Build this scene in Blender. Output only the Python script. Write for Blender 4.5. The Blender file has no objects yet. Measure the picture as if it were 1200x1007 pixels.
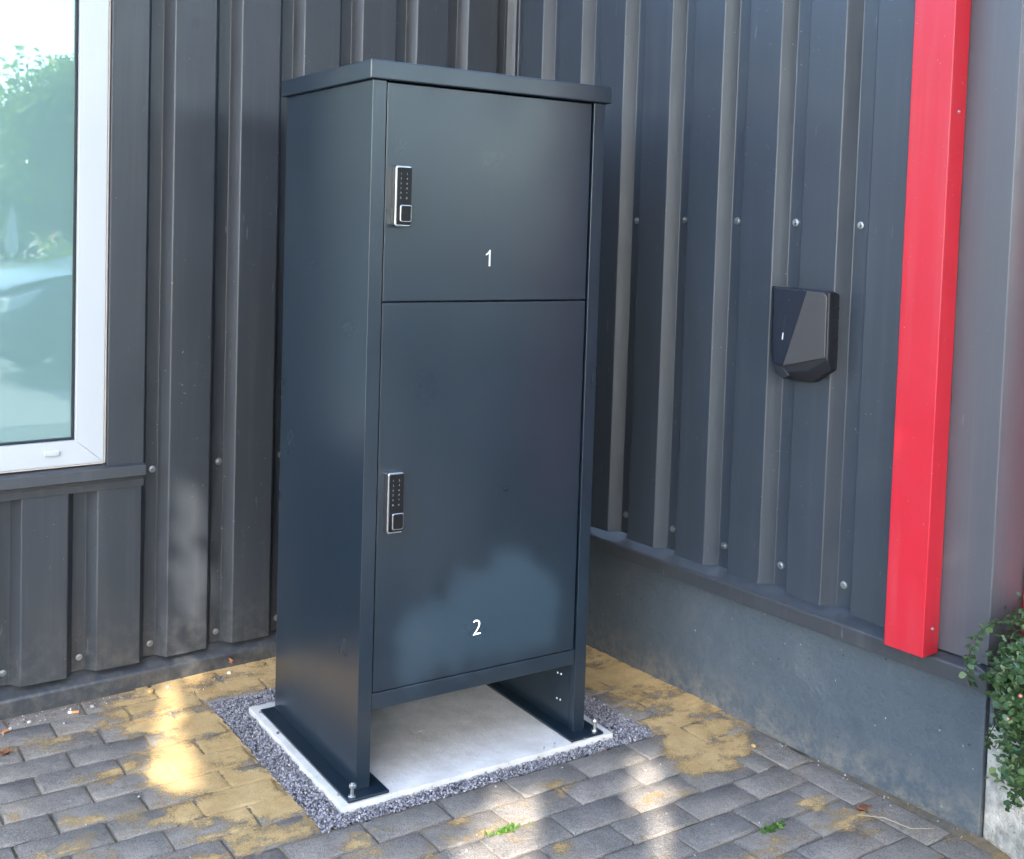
import bpy, bmesh, math, random
import numpy as np
from mathutils import Vector, Matrix

random.seed(7)
RNG = np.random.default_rng(11)
SC = bpy.context.scene
COL = SC.collection

# ------------------------------------------------------------------ camera
cam_data = bpy.data.cameras.new('camera')
cam = bpy.data.objects.new('camera', cam_data)
COL.objects.link(cam)
SC.camera = cam
CA, CB, CC = -0.6483, 1.5187, 0.0308
_R = Matrix.Rotation(CA, 3, 'Z') @ Matrix.Rotation(CB, 3, 'X') @ Matrix.Rotation(CC, 3, 'Z')
cam.matrix_world = Matrix.Translation((-1.2593, -2.1710, 1.2820)) @ _R.to_4x4()
cam_data.sensor_fit = 'HORIZONTAL'
cam_data.sensor_width = 36.0
cam_data.lens = 39.6
cam_data.shift_x = 0.005
cam_data.shift_y = -0.139
cam_data.clip_start = 0.05
cam_data.clip_end = 2000.0

# ------------------------------------------------------------------ light
SUN_EL = math.radians(37)
SUN_AZ = math.radians(216)            # clockwise from +Y : the sun stands front-left of the corner
SUN = Vector((math.sin(SUN_AZ) * math.cos(SUN_EL), math.cos(SUN_AZ) * math.cos(SUN_EL), math.sin(SUN_EL)))
world = bpy.data.worlds.new('World')
SC.world = world
world.use_nodes = True
wn = world.node_tree.nodes
sky = wn.new('ShaderNodeTexSky')
sky.sky_type = 'NISHITA'
sky.sun_disc = False
sky.sun_elevation = SUN_EL
sky.sun_rotation = SUN_AZ
sky.air_density = 1.0
sky.dust_density = 1.2
sky.ozone_density = 1.0
world.node_tree.links.new(sky.outputs[0], wn['Background'].inputs[0])
wn['Background'].inputs[1].default_value = 0.15
sun_data = bpy.data.lights.new('sun', 'SUN')
sun_data.energy = 2.0
sun_data.angle = math.radians(0.42)
sun_data.color = (1.0, 0.93, 0.83)
sun = bpy.data.objects.new('sun', sun_data)
COL.objects.link(sun)
sun.rotation_euler = SUN.to_track_quat('Z', 'Y').to_euler()
SC.view_settings.view_transform = 'Standard'
SC.view_settings.look = 'None'
SC.view_settings.exposure = 2.88
SC.view_settings.gamma = 1.0
SC.view_settings.use_curve_mapping = False
SC.cycles.use_denoising = True
SC.cycles.use_adaptive_sampling = True
SC.cycles.adaptive_threshold = 0.035
SC.cycles.max_bounces = 5
SC.cycles.diffuse_bounces = 3
SC.cycles.glossy_bounces = 3
SC.cycles.transmission_bounces = 2
SC.cycles.transparent_max_bounces = 6
SC.cycles.caustics_reflective = False
SC.cycles.caustics_refractive = False
SC.cycles.sample_clamp_indirect = 6.0

# ------------------------------------------------------------------ measured layout (metres)
XR = 1.0554          # face of the right-hand plinth
YB = 0.862           # crown plane of the back cladding
TH = -0.0741         # the cabinet is turned a little against the wall
ZP = -0.018          # top of the pavers
W, D, H = 0.643, 0.499, 1.6

# ------------------------------------------------------------------ helpers
def link(o, parent=None):
    COL.objects.link(o)
    if parent is not None:
        o.parent = parent
    return o

def tag(o, label=None, cat=None, group=None, kind=None):
    if label: o['label'] = label
    if cat: o['category'] = cat
    if group: o['group'] = group
    if kind: o['kind'] = kind
    return o

def empty(name, loc=(0, 0, 0), rz=0.0, parent=None):
    o = bpy.data.objects.new(name, None)
    o.empty_display_size = 0.1
    o.location = loc
    o.rotation_euler = (0, 0, rz)
    return link(o, parent)

def from_arrays(name, v, f, mat, parent=None, smooth=False):
    """v (N,3) array, f (M,k) array of equal-sized faces."""
    me = bpy.data.meshes.new(name)
    v = np.asarray(v, np.float32); f = np.asarray(f, np.int32)
    k = f.shape[1]
    me.vertices.add(len(v)); me.vertices.foreach_set('co', v.ravel())
    me.loops.add(f.size); me.loops.foreach_set('vertex_index', f.ravel())
    me.polygons.add(len(f))
    me.polygons.foreach_set('loop_start', np.arange(0, f.size, k, dtype=np.int32))
    me.polygons.foreach_set('loop_total', np.full(len(f), k, np.int32))
    if smooth:
        me.polygons.foreach_set('use_smooth', np.ones(len(f), bool))
    me.update(calc_edges=True)
    me.validate()
    me.materials.append(mat)
    return link(bpy.data.objects.new(name, me), parent)

def from_lists(name, v, f, mat, parent=None, smooth=False):
    me = bpy.data.meshes.new(name)
    me.from_pydata([tuple(p) for p in v], [], f)
    me.update()
    if smooth:
        for p in me.polygons: p.use_smooth = True
    me.materials.append(mat)
    return link(bpy.data.objects.new(name, me), parent)

def finish(bm, name, mat, parent=None, bevel=0.0, seg=2, smooth=None):
    me = bpy.data.meshes.new(name)
    bmesh.ops.recalc_face_normals(bm, faces=bm.faces[:])
    bm.to_mesh(me); bm.free()
    me.materials.append(mat)
    o = link(bpy.data.objects.new(name, me), parent)
    if bevel > 0:
        soften(o, bevel, seg)
    elif smooth is not None:
        for p in me.polygons: p.use_smooth = True
        me.set_sharp_from_angle(angle=math.radians(smooth))
    return o

def soften(o, width, seg=2):
    for p in o.data.polygons: p.use_smooth = True
    b = o.modifiers.new('bevel', 'BEVEL')
    b.width = width; b.segments = seg; b.limit_method = 'ANGLE'; b.angle_limit = math.radians(30)
    b.harden_normals = False
    wnm = o.modifiers.new('wn', 'WEIGHTED_NORMAL'); wnm.weight = 100; wnm.keep_sharp = True
    return o

def add_box(bm, x0, x1, y0, y1, z0, z1):
    vs = [bm.verts.new(p) for p in ((x0,y0,z0),(x1,y0,z0),(x1,y1,z0),(x0,y1,z0),(x0,y0,z1),(x1,y0,z1),(x1,y1,z1),(x0,y1,z1))]
    for q in ((3,2,1,0),(4,5,6,7),(0,1,5,4),(1,2,6,5),(2,3,7,6),(3,0,4,7)):
        bm.faces.new([vs[i] for i in q])
    return vs

def box(name, b, mat, parent=None, bevel=0.0, seg=2):
    bm = bmesh.new(); add_box(bm, *b)
    return finish(bm, name, mat, parent, bevel, seg)

def prism(name, poly, axis, a0, a1, mat, parent=None, bevel=0.0, seg=2, smooth=None):
    """Extrude a 2-D polygon along an axis ('x','y','z')."""
    def P(p, a):
        return {'x': (a, p[0], p[1]), 'y': (p[0], a, p[1]), 'z': (p[0], p[1], a)}[axis]
    bm = bmesh.new()
    A = [bm.verts.new(P(p, a0)) for p in poly]; B = [bm.verts.new(P(p, a1)) for p in poly]
    bm.faces.new(A); bm.faces.new(B[::-1])
    n = len(poly)
    for i in range(n):
        bm.faces.new([A[i], B[i], B[(i+1) % n], A[(i+1) % n]])
    return finish(bm, name, mat, parent, bevel, seg, smooth)

def lathe(name, prof, mat, parent=None, n=16, smooth=35):
    """prof: list of (radius, height) about Z."""
    bm = bmesh.new(); rings = []
    for r, z in prof:
        if r < 1e-6: rings.append([bm.verts.new((0, 0, z))])
        else: rings.append([bm.verts.new((r*math.cos(2*math.pi*i/n), r*math.sin(2*math.pi*i/n), z)) for i in range(n)])
    for a, b in zip(rings, rings[1:]):
        for i in range(n):
            j = (i+1) % n
            if len(a) == 1 and len(b) == 1: continue
            if len(a) == 1: bm.faces.new([a[0], b[i], b[j]])
            elif len(b) == 1: bm.faces.new([a[i], a[j], b[0]])
            else: bm.faces.new([a[i], a[j], b[j], b[i]])
    return finish(bm, name, mat, parent, 0, 2, smooth)

def tube(bm, pts, radii, n=6):
    pts = [Vector(p) for p in pts]; rings = []
    for i, p in enumerate(pts):
        t = (pts[min(i+1, len(pts)-1)] - pts[max(i-1, 0)]).normalized()
        u = t.cross(Vector((0.31, 0.2, 0.93))).normalized(); w = t.cross(u)
        rings.append([bm.verts.new(p + radii[i]*(math.cos(2*math.pi*k/n)*u + math.sin(2*math.pi*k/n)*w)) for k in range(n)])
    for a, b in zip(rings, rings[1:]):
        for k in range(n):
            bm.faces.new([a[k], a[(k+1) % n], b[(k+1) % n], b[k]])
    bm.faces.new(rings[0][::-1]); bm.faces.new(rings[-1])

def text_mesh(body, size, extrude):
    c = bpy.data.curves.new('t', 'FONT'); c.body = body; c.size = size; c.extrude = extrude
    c.align_x = 'CENTER'; c.resolution_u = 4; c.offset = -0.02*size
    o = bpy.data.objects.new('t', c); COL.objects.link(o)
    bpy.context.view_layer.update()
    me = bpy.data.meshes.new_from_object(o.evaluated_get(bpy.context.evaluated_depsgraph_get()))
    bpy.data.objects.remove(o); bpy.data.curves.remove(c)
    return me

# --------------------------------------------------------------- materials
class NT:
    """small wrapper for building node materials"""
    def __init__(self, name):
        self.m = bpy.data.materials.new(name); self.m.use_nodes = True
        self.t = self.m.node_tree; self.n = self.t.nodes
        self.b = self.n['Principled BSDF']; self.out = self.n['Material Output']
    def new(self, t, **kw):
        x = self.n.new(t)
        for k, v in kw.items(): setattr(x, k, v)
        return x
    def l(self, a, b): self.t.links.new(a, b)
    def pos(self, obj=False, scale=(1, 1, 1)):
        if obj: s = self.new('ShaderNodeTexCoord').outputs['Object']
        else: s = self.new('ShaderNodeNewGeometry').outputs['Position']
        m = self.new('ShaderNodeMapping'); m.inputs['Scale'].default_value = scale
        self.l(s, m.inputs['Vector']); return m.outputs['Vector']
    def noise(self, vec, scale, detail=4, rough=0.55, dist=0.0):
        x = self.new('ShaderNodeTexNoise'); x.inputs['Scale'].default_value = scale
        x.inputs['Detail'].default_value = detail; x.inputs['Roughness'].default_value = rough
        x.inputs['Distortion'].default_value = dist
        self.l(vec, x.inputs['Vector']); return x.outputs['Fac']
    def ramp(self, fac, stops, interp='LINEAR'):
        r = self.new('ShaderNodeValToRGB'); e = r.color_ramp; e.interpolation = interp
        while len(e.elements) < len(stops): e.elements.new(0.5)
        for s, (p, c) in zip(e.elements, stops):
            s.position = p; s.color = (c, c, c, 1) if isinstance(c, (int, float)) else (*c, 1)
        self.l(fac, r.inputs['Fac']); return r.outputs['Color']
    def mix(self, fac, a, b, mode='MIX'):
        x = self.new('ShaderNodeMix', data_type='RGBA', blend_type=mode)
        for s, v in ((x.inputs['Factor'], fac), (x.inputs['A'], a), (x.inputs['B'], b)):
            if isinstance(v, (int, float)): s.default_value = v
            elif isinstance(v, tuple): s.default_value = (*v, 1)
            else: self.l(v, s)
        return x.outputs['Result']
    def math(self, op, a, b=0.5):
        x = self.new('ShaderNodeMath', operation=op)
        for s, v in zip(x.inputs, (a, b)):
            if isinstance(v, (int, float)): s.default_value = v
            else: self.l(v, s)
        return x.outputs[0]
    def bump(self, h, strength, dist=0.01):
        x = self.new('ShaderNodeBump'); x.inputs['Strength'].default_value = strength
        x.inputs['Distance'].default_value = dist
        self.l(h, x.inputs['Height']); self.l(x.outputs['Normal'], self.b.inputs['Normal'])
    def set(self, **kw):
        for k, v in kw.items():
            s = self.b.inputs[k.replace('_', ' ')]
            if isinstance(v, tuple): s.default_value = (*v, 1)
            elif isinstance(v, (int, float)): s.default_value = v
            else: self.l(v, s)
        return self

def simple(name, col, rough=0.5, metal=0.0, spec=0.5, var=0.0, scale=30):
    k = NT(name)
    if var > 0:
        f = k.noise(k.pos(), scale, 5)
        c = k.mix(f, tuple(max(0, x*(1-var)) for x in col), tuple(min(1, x*(1+var)) for x in col))
        k.set(Base_Color=c)
    else:
        k.set(Base_Color=col)
    k.set(Roughness=rough, Metallic=metal, Specular_IOR_Level=spec)
    return k.m

def cladding_material(name, base, dusty):
    k = NT(name)
    p = k.pos()
    big = k.noise(p, 2.2, 4)
    streak = k.noise(k.pos(scale=(38, 38, 1.3)), 1.0, 5, 0.6)
    fine = k.noise(p, 260, 3)
    c = k.mix(big, tuple(x*0.88 for x in base), tuple(x*1.14 for x in base))
    c = k.mix(k.math('MULTIPLY', k.ramp(streak, [(0.52, 0), (0.8, 1)]), 0.22), c, dusty)
    # chalky specks, splashes and scuffs
    sp = k.ramp(k.noise(p, 120, 2, 0.5), [(0.735, 0), (0.76, 1)])
    sp2 = k.ramp(k.noise(p, 5.0, 3), [(0.45, 0), (0.62, 1)])
    c = k.mix(k.math('MULTIPLY', k.math('MULTIPLY', sp, sp2), 0.5), c, (0.42, 0.42, 0.42))
    sep = k.new('ShaderNodeSeparateXYZ'); k.l(p, sep.inputs[0])
    spl = k.new('ShaderNodeMapRange'); spl.inputs['From Min'].default_value = 0.30; spl.inputs['From Max'].default_value = 0.02; k.l(sep.outputs['Z'], spl.inputs['Value'])
    spm = k.math('MULTIPLY', k.ramp(k.noise(p, 34, 6, 0.75), [(0.44, 0), (0.70, 0.42)]), k.math('POWER', spl.outputs[0], 1.6))
    c = k.mix(spm, c, (0.20, 0.18, 0.15))
    scr = k.new('ShaderNodeTexNoise'); scr.inputs['Scale'].default_value = 1.0; scr.inputs['Detail'].default_value = 2
    mp = k.new('ShaderNodeMapping'); mp.inputs['Scale'].default_value = (60, 60, 9); mp.inputs['Rotation'].default_value = (0.6, 0.5, 0.3)
    k.l(k.new('ShaderNodeNewGeometry').outputs['Position'], mp.inputs['Vector']); k.l(mp.outputs['Vector'], scr.inputs['Vector'])
    scm = k.ramp(scr.outputs['Fac'], [(0.74, 0), (0.765, 1)])
    c = k.mix(k.math('MULTIPLY', scm, 0.22), c, (0.3, 0.3, 0.3))
    k.set(Base_Color=c, Roughness=k.ramp(k.noise(p, 7, 4), [(0.3, 0.32), (0.7, 0.46)]), Specular_IOR_Level=0.65)
    h = k.math('ADD', k.math('MULTIPLY', fine, 0.05), k.noise(p, 3.2, 2))
    k.bump(h, 0.16, 0.006)
    return k.m

M = {}
M['clad_back'] = cladding_material('anthracite cladding of back wall', (0.036, 0.041, 0.049), (0.125, 0.125, 0.125))
M['clad_right'] = cladding_material('anthracite cladding of right wall', (0.033, 0.042, 0.055), (0.095, 0.104, 0.118))
M['flash'] = cladding_material('anthracite flashing', (0.042, 0.046, 0.053), (0.17, 0.162, 0.15))

M['clad_trim'] = cladding_material('paler weathered corner trim', (0.072, 0.073, 0.083), (0.15, 0.147, 0.155))
def cabinet_material():
    k = NT('blue grey powder coat')
    p = k.pos(obj=True)
    c = k.mix(k.noise(p, 3, 3), (0.0060, 0.0155, 0.0270), (0.0074, 0.0182, 0.0312))
    smear = k.ramp(k.noise(p, 4, 3, 0.5), [(0.45, 0), (0.8, 1)])
    c = k.mix(k.math('MULTIPLY', smear, 0.03), c, (0.2, 0.22, 0.23))
    k.set(Base_Color=c, Roughness=k.ramp(k.noise(p, 5, 3, 0.5), [(0.3, 0.27), (0.75, 0.33)]), Specular_IOR_Level=1.0)
    k.bump(k.noise(p, 480, 2), 0.012, 0.001)
    return k.m
M['cab'] = cabinet_material()
M['cab_dark'] = simple('cabinet inner shadow gap', (0.01, 0.013, 0.016), 0.6)
M['chrome'] = simple('brushed chrome', (0.48, 0.49, 0.51), 0.27, 1.0)
M['key_mark'] = simple('pale key marking', (0.42, 0.42, 0.42), 0.5)
M['zinc'] = simple('zinc plated steel', (0.50, 0.51, 0.51), 0.42, 1.0, var=0.3, scale=300)
M['lock_black'] = simple('black lock face', (0.008, 0.008, 0.009), 0.42, 0, 0.3)
M['white_mark'] = simple('white lettering', (0.82, 0.83, 0.83), 0.45)
def red_material():
    k = NT('red powder coat'); p = k.pos()
    c = k.mix(k.noise(p, 4, 4), (0.47, 0.012, 0.026), (0.55, 0.017, 0.034))
    c = k.mix(k.math('MULTIPLY', k.ramp(k.noise(k.pos(scale=(30, 30, 1.6)), 1.0, 5), [(0.5, 0), (0.8, 1)]), 0.16), c, (0.42, 0.20, 0.19))
    c = k.mix(k.math('MULTIPLY', k.ramp(k.noise(p, 140, 2), [(0.73, 0), (0.76, 1)]), 0.4), c, (0.6, 0.5, 0.48))
    k.set(Base_Color=c, Roughness=k.ramp(k.noise(p, 9, 5), [(0.3, 0.28), (0.7, 0.45)]), Specular_IOR_Level=0.55)
    k.bump(k.noise(p, 280, 2), 0.05, 0.002)
    return k.m
M['red'] = red_material()
M['pvc'] = simple('white window profile', (0.50, 0.525, 0.545), 0.32, 0, 0.5, var=0.03, scale=4)
M['seal'] = simple('aged sealant', (0.52, 0.46, 0.41), 0.7, var=0.25, scale=40)
M['gasket'] = simple('black rubber gasket', (0.012, 0.014, 0.02), 0.5)
M['charger'] = simple('black charger shell', (0.013, 0.014, 0.018), 0.42)
M['charger_blue'] = simple('glossy blue black cover', (0.012, 0.018, 0.030), 0.12, 0, 0.5)
M['charger_grey'] = simple('satin grey cover', (0.072, 0.071, 0.073), 0.36, 0.25, 0.5, var=0.06, scale=12)

def glass_material():
    k = NT('tinted reflective window glass')
    d = k.new('ShaderNodeBsdfDiffuse'); d.inputs['Color'].default_value = (0.185, 0.305, 0.30, 1)
    g = k.new('ShaderNodeBsdfGlossy'); g.inputs['Color'].default_value = (0.80, 0.97, 0.96, 1); g.inputs['Roughness'].default_value = 0.012
    x = k.new('ShaderNodeMixShader'); x.inputs['Fac'].default_value = 0.20
    k.l(d.outputs[0], x.inputs[1]); k.l(g.outputs[0], x.inputs[2]); k.l(x.outputs[0], k.out.inputs['Surface'])
    n = k.noise(k.pos(), 1.3, 2)
    b = k.new('ShaderNodeBump'); b.inputs['Strength'].default_value = 0.02; b.inputs['Distance'].default_value = 0.02
    k.l(n, b.inputs['Height']); k.l(b.outputs[0], g.inputs['Normal'])
    return k.m
M['glass'] = glass_material()

def plinth_material():
    k = NT('grey painted concrete plinth')
    p = k.pos()
    c = k.mix(k.noise(p, 3, 6, 0.6), (0.062, 0.080, 0.097), (0.088, 0.107, 0.124))
    c = k.mix(k.math('MULTIPLY', k.ramp(k.noise(p, 9, 6, 0.7, 0.5), [(0.50, 0), (0.66, 1)]), 0.28), c, (0.15, 0.16, 0.17))
    c = k.mix(k.ramp(k.noise(p, 70, 2), [(0.74, 0), (0.77, 0.6)]), c, (0.5, 0.5, 0.5))
    sep = k.new('ShaderNodeSeparateXYZ'); k.l(p, sep.inputs[0])
    spl = k.new('ShaderNodeMapRange'); spl.inputs['From Min'].default_value = 0.10; spl.inputs['From Max'].default_value = -0.03; k.l(sep.outputs['Z'], spl.inputs['Value'])
    spm = k.math('MULTIPLY', k.ramp(k.noise(p, 26, 6, 0.75), [(0.42, 0), (0.62, 0.75)]), spl.outputs[0])
    c = k.mix(spm, c, (0.25, 0.22, 0.175))
    hol = k.new('ShaderNodeTexVoronoi'); hol.inputs['Scale'].default_value = 26; k.l(p, hol.inputs['Vector'])
    hm = k.math('MULTIPLY', k.ramp(hol.outputs['Distance'], [(0.05, 1), (0.10, 0)]), k.ramp(k.noise(p, 6, 2), [(0.5, 0), (0.56, 1)]))
    c = k.mix(k.math('MULTIPLY', hm, 0.7), c, (0.02, 0.02, 0.02))
    crk = k.new('ShaderNodeTexVoronoi', feature='DISTANCE_TO_EDGE'); crk.inputs['Scale'].default_value = 2.3
    wv = k.new('ShaderNodeMapping'); k.l(p, wv.inputs['Vector'])
    nn = k.new('ShaderNodeTexNoise'); nn.inputs['Scale'].default_value = 6; k.l(p, nn.inputs['Vector'])
    ad = k.new('ShaderNodeVectorMath', operation='MULTIPLY_ADD'); ad.inputs[1].default_value = (0.25, 0.25, 0.25)
    k.l(nn.outputs['Color'], ad.inputs[0]); k.l(p, ad.inputs[2]); k.l(ad.outputs[0], crk.inputs['Vector'])
    cm = k.ramp(crk.outputs['Distance'], [(0.0, 1), (0.006, 0)])
    c = k.mix(k.math('MULTIPLY', cm, k.ramp(k.noise(p, 2.2, 2), [(0.56, 0), (0.66, 0.30)])), c, (0.03, 0.03, 0.03))
    k.set(Base_Color=c, Roughness=k.ramp(k.noise(p, 14, 4), [(0.3, 0.42), (0.7, 0.68)]), Specular_IOR_Level=0.4)
    h = k.math('ADD', k.noise(p, 14, 6, 0.6), k.math('MULTIPLY', k.noise(p, 90, 4), 0.3))
    k.bump(k.math('SUBTRACT', h, k.math('MULTIPLY', cm, 0.06)), 0.6, 0.014)
    return k.m
M['plinth'] = plinth_material()

def concrete(name, lo, hi, pits, bump=0.4, scale=8):
    k = NT(name); p = k.pos()
    c = k.mix(k.ramp(k.noise(p, scale, 7, 0.7), [(0.32, 0), (0.68, 1)]), lo, hi)
    pm = k.ramp(k.noise(p, 95, 3), [(0.66, 0), (0.74, 1)])
    c = k.mix(k.math('MULTIPLY', pm, 0.5), c, pits)
    k.set(Base_Color=c, Roughness=0.82, Specular_IOR_Level=0.3)
    k.bump(k.math('SUBTRACT', k.math('ADD', k.noise(p, 30, 6, 0.7), k.math('MULTIPLY', k.noise(p, 240, 2), 0.25)), k.math('MULTIPLY', pm, 0.5)), bump, 0.008)
    return k.m
M['raw_concrete'] = concrete('raw weathered concrete', (0.24, 0.225, 0.19), (0.62, 0.59, 0.53), (0.10, 0.09, 0.08), 1.0, 26)
M['slab'] = concrete('pale cast concrete slab', (0.54, 0.525, 0.49), (0.72, 0.705, 0.67), (0.34, 0.28, 0.21), 0.3, 10)

def paver_material():
    k = NT('worn grey concrete paver'); p = k.pos()
    rnd = k.new('ShaderNodeObjectInfo').outputs['Random']
    c = k.ramp(rnd, [(0.0, (0.275, 0.243, 0.206)), (0.35, (0.335, 0.295, 0.247)), (0.7, (0.375, 0.325, 0.270)), (1.0, (0.305, 0.273, 0.238))])
    c = k.mix(k.ramp(k.noise(p, 13, 7, 0.75), [(0.34, 0), (0.66, 1)]), k.mix(0.50, c, (0.06, 0.06, 0.062)), k.mix(0.45, c, (0.40, 0.36, 0.315)))
    grit = k.noise(p, 330, 3, 0.8)
    c = k.mix(k.ramp(grit, [(0.36, 0.75), (0.48, 0.0)]), c, (0.045, 0.045, 0.046))
    c = k.mix(k.ramp(grit, [(0.54, 0.0), (0.66, 0.6)]), c, (0.42, 0.41, 0.39))
    c = k.mix(k.ramp(k.noise(p, 4.2, 5, 0.65), [(0.52, 0), (0.78, 0.4)]), c, (0.28, 0.25, 0.20))
    wh = k.math('MULTIPLY', k.ramp(k.noise(p, 46, 3, 0.6), [(0.68, 0), (0.76, 0.8)]), k.ramp(k.noise(p, 5.5, 2), [(0.5, 0), (0.6, 1)]))
    c = k.mix(wh, c, (0.55, 0.54, 0.50))
    k.set(Base_Color=c, Roughness=0.78, Specular_IOR_Level=0.35)
    k.bump(k.math('ADD', k.math('MULTIPLY', grit, 0.5), k.noise(p, 60, 5, 0.7)), 0.9, 0.008)
    return k.m
M['paver'] = paver_material()

def sand_material():
    k = NT('ochre jointing sand'); p = k.pos()
    g = k.noise(p, 900, 2, 0.8)
    c = k.mix(k.noise(p, 9, 5, 0.65), (0.36, 0.235, 0.105), (0.52, 0.36, 0.175))
    c = k.mix(k.ramp(g, [(0.3, 0.5), (0.5, 0)]), c, (0.15, 0.10, 0.05))
    c = k.mix(k.ramp(g, [(0.55, 0), (0.75, 0.5)]), c, (0.62, 0.47, 0.27))
    at = k.new('ShaderNodeAttribute', attribute_name='clean')
    c = k.mix(at.outputs['Fac'], k.mix(k.noise(p, 60, 4), (0.10, 0.09, 0.075), (0.27, 0.24, 0.19)), c)
    c = k.mix(k.math('MULTIPLY', k.ramp(k.noise(p, 7, 4, 0.6), [(0.54, 0), (0.66, 0.7)]), k.math('SUBTRACT', 1.0, at.outputs['Fac'])), c, (0.035, 0.05, 0.018))
    k.set(Base_Color=c, Roughness=0.92, Specular_IOR_Level=0.2)
    k.bump(k.math('ADD', g, k.noise(p, 120, 4, 0.7)), 0.5, 0.004)
    return k.m
M['sand'] = sand_material()
def sand_film_material():
    k = NT('thin layer of brushed sand'); p = k.pos()
    g = k.noise(p, 420, 3, 0.8)
    c = k.mix(k.ramp(k.noise(p, 14, 6, 0.7), [(0.3, 0), (0.7, 1)]), (0.44, 0.275, 0.105), (0.66, 0.46, 0.215))
    c = k.mix(k.ramp(g, [(0.38, 0.45), (0.5, 0)]), c, (0.22, 0.155, 0.08))
    c = k.mix(k.ramp(g, [(0.52, 0), (0.68, 0.5)]), c, (0.72, 0.58, 0.36))
    at = k.new('ShaderNodeAttribute', attribute_name='cover')
    gn = k.math('MULTIPLY', k.math('SUBTRACT', k.noise(p, 260, 4, 0.85), 0.5), 2.2)
    gm = k.math('MULTIPLY', k.math('SUBTRACT', k.noise(p, 45, 4, 0.7), 0.5), 1.1)
    a = k.math('ADD', k.math('ADD', at.outputs['Fac'], gn), gm)
    al = k.new('ShaderNodeMapRange'); al.inputs['From Min'].default_value = -0.12; al.inputs['From Max'].default_value = 0.45
    k.l(a, al.inputs['Value'])
    k.set(Base_Color=c, Roughness=0.92, Specular_IOR_Level=0.2, Alpha=al.outputs[0])
    k.bump(k.math('ADD', g, k.noise(p, 120, 4, 0.7)), 0.5, 0.003)
    return k.m
M['sand_film'] = sand_film_material()

def island_material(name, stops, rough=0.7, transl=0.0):
    k = NT(name)
    r = k.new('ShaderNodeNewGeometry').outputs['Random Per Island']
    c = k.ramp(r, stops)
    k.set(Base_Color=c, Roughness=rough, Specular_IOR_Level=0.4)
    if transl > 0:
        t = k.new('ShaderNodeBsdfTranslucent'); k.l(k.mix(0.5, c, (0.22, 0.34, 0.05)), t.inputs['Color'])
        x = k.new('ShaderNodeMixShader'); x.inputs['Fac'].default_value = transl
        k.l(k.b.outputs[0], x.inputs[1]); k.l(t.outputs[0], x.inputs[2]); k.l(x.outputs[0], k.out.inputs['Surface'])
    return k.m
M['gravel'] = island_material('grey violet stone chippings', [(0.0, (0.10, 0.10, 0.12)), (0.3, (0.24, 0.235, 0.255)), (0.65, (0.34, 0.33, 0.355)), (0.9, (0.45, 0.435, 0.455)), (1.0, (0.58, 0.56, 0.57))], 0.75)
M['leaf'] = island_material('tree leaf', [(0, (0.035, 0.075, 0.018)), (0.5, (0.060, 0.115, 0.028)), (1, (0.10, 0.15, 0.04))], 0.5, 0.35)
M['leaf_far'] = island_material('far leaf with painted sunlight', [(0, (0.05, 0.10, 0.03)), (0.5, (0.16, 0.26, 0.07)), (1, (0.30, 0.36, 0.11))], 0.5, 0.65)  # sunlight on the far leaves is put into these brighter colours
M['coto'] = island_material('small glossy shrub leaf', [(0, (0.025, 0.06, 0.025)), (0.45, (0.055, 0.11, 0.042)), (0.85, (0.10, 0.165, 0.065)), (1, (0.16, 0.21, 0.085))], 0.36, 0.25)
M['flower'] = island_material('pink and yellow petals', [(0, (0.75, 0.25, 0.32)), (0.5, (0.8, 0.5, 0.5)), (0.75, (0.85, 0.65, 0.2)), (1, (0.9, 0.85, 0.8))], 0.6, 0.3)
M['berry'] = simple('coral bud', (0.62, 0.22, 0.14), 0.4)
M['soil'] = simple('dark soil', (0.05, 0.035, 0.025), 0.95, var=0.5, scale=60)
M['bark'] = simple('bark', (0.09, 0.07, 0.055), 0.9, var=0.4, scale=25)
M['twig'] = simple('shrub twig', (0.055, 0.04, 0.028), 0.8, var=0.3, scale=60)

def brick_ground(name):
    k = NT(name); p = k.pos()
    mp = k.new('ShaderNodeMapping'); mp.inputs['Rotation'].default_value = (0, 0, 0.06); k.l(p, mp.inputs['Vector'])
    b = k.new('ShaderNodeTexBrick'); b.inputs['Scale'].default_value = 1.0
    b.inputs['Brick Width'].default_value = 0.187; b.inputs['Row Height'].default_value = 0.0935; b.inputs['Mortar Size'].default_value = 0.004
    b.inputs['Color1'].default_value = (0.10, 0.10, 0.103, 1); b.inputs['Color2'].default_value = (0.16, 0.155, 0.15, 1); b.inputs['Mortar'].default_value = (0.12, 0.10, 0.075, 1)
    k.l(mp.outputs[0], b.inputs['Vector'])
    c = k.mix(0.5, b.outputs['Color'], k.mix(k.noise(p, 8, 6, 0.7), (0.06, 0.06, 0.06), (0.25, 0.24, 0.225)))
    k.set(Base_Color=c, Roughness=0.85, Specular_IOR_Level=0.3)
    k.bump(k.math('ADD', k.math('MULTIPLY', b.outputs['Fac'], -1.0), k.noise(p, 200, 3)), 0.3, 0.005)
    return k.m
M['far_pave'] = brick_ground('grey paving farther out')
def pale_paved():
    k = NT('asphalt yard'); p = k.pos()
    c = k.mix(k.noise(p, 0.6, 6, 0.65), (0.20, 0.195, 0.185), (0.32, 0.31, 0.29))  # yard of pale pavers, colour raised to bounce light onto the walls
    k.set(Base_Color=c, Roughness=0.9, Specular_IOR_Level=0.3); k.bump(k.noise(p, 150, 3), 0.4, 0.01)
    return k.m
M['pale_paved'] = pale_paved()

# =================================================================== SETTING
def sheet(name, x0, x1, y0, y1, z, mat, parent=None):
    return from_lists(name, [(x0, y0, z), (x1, y0, z), (x1, y1, z), (x0, y1, z)], [(0, 1, 2, 3)], mat, parent)

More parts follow.
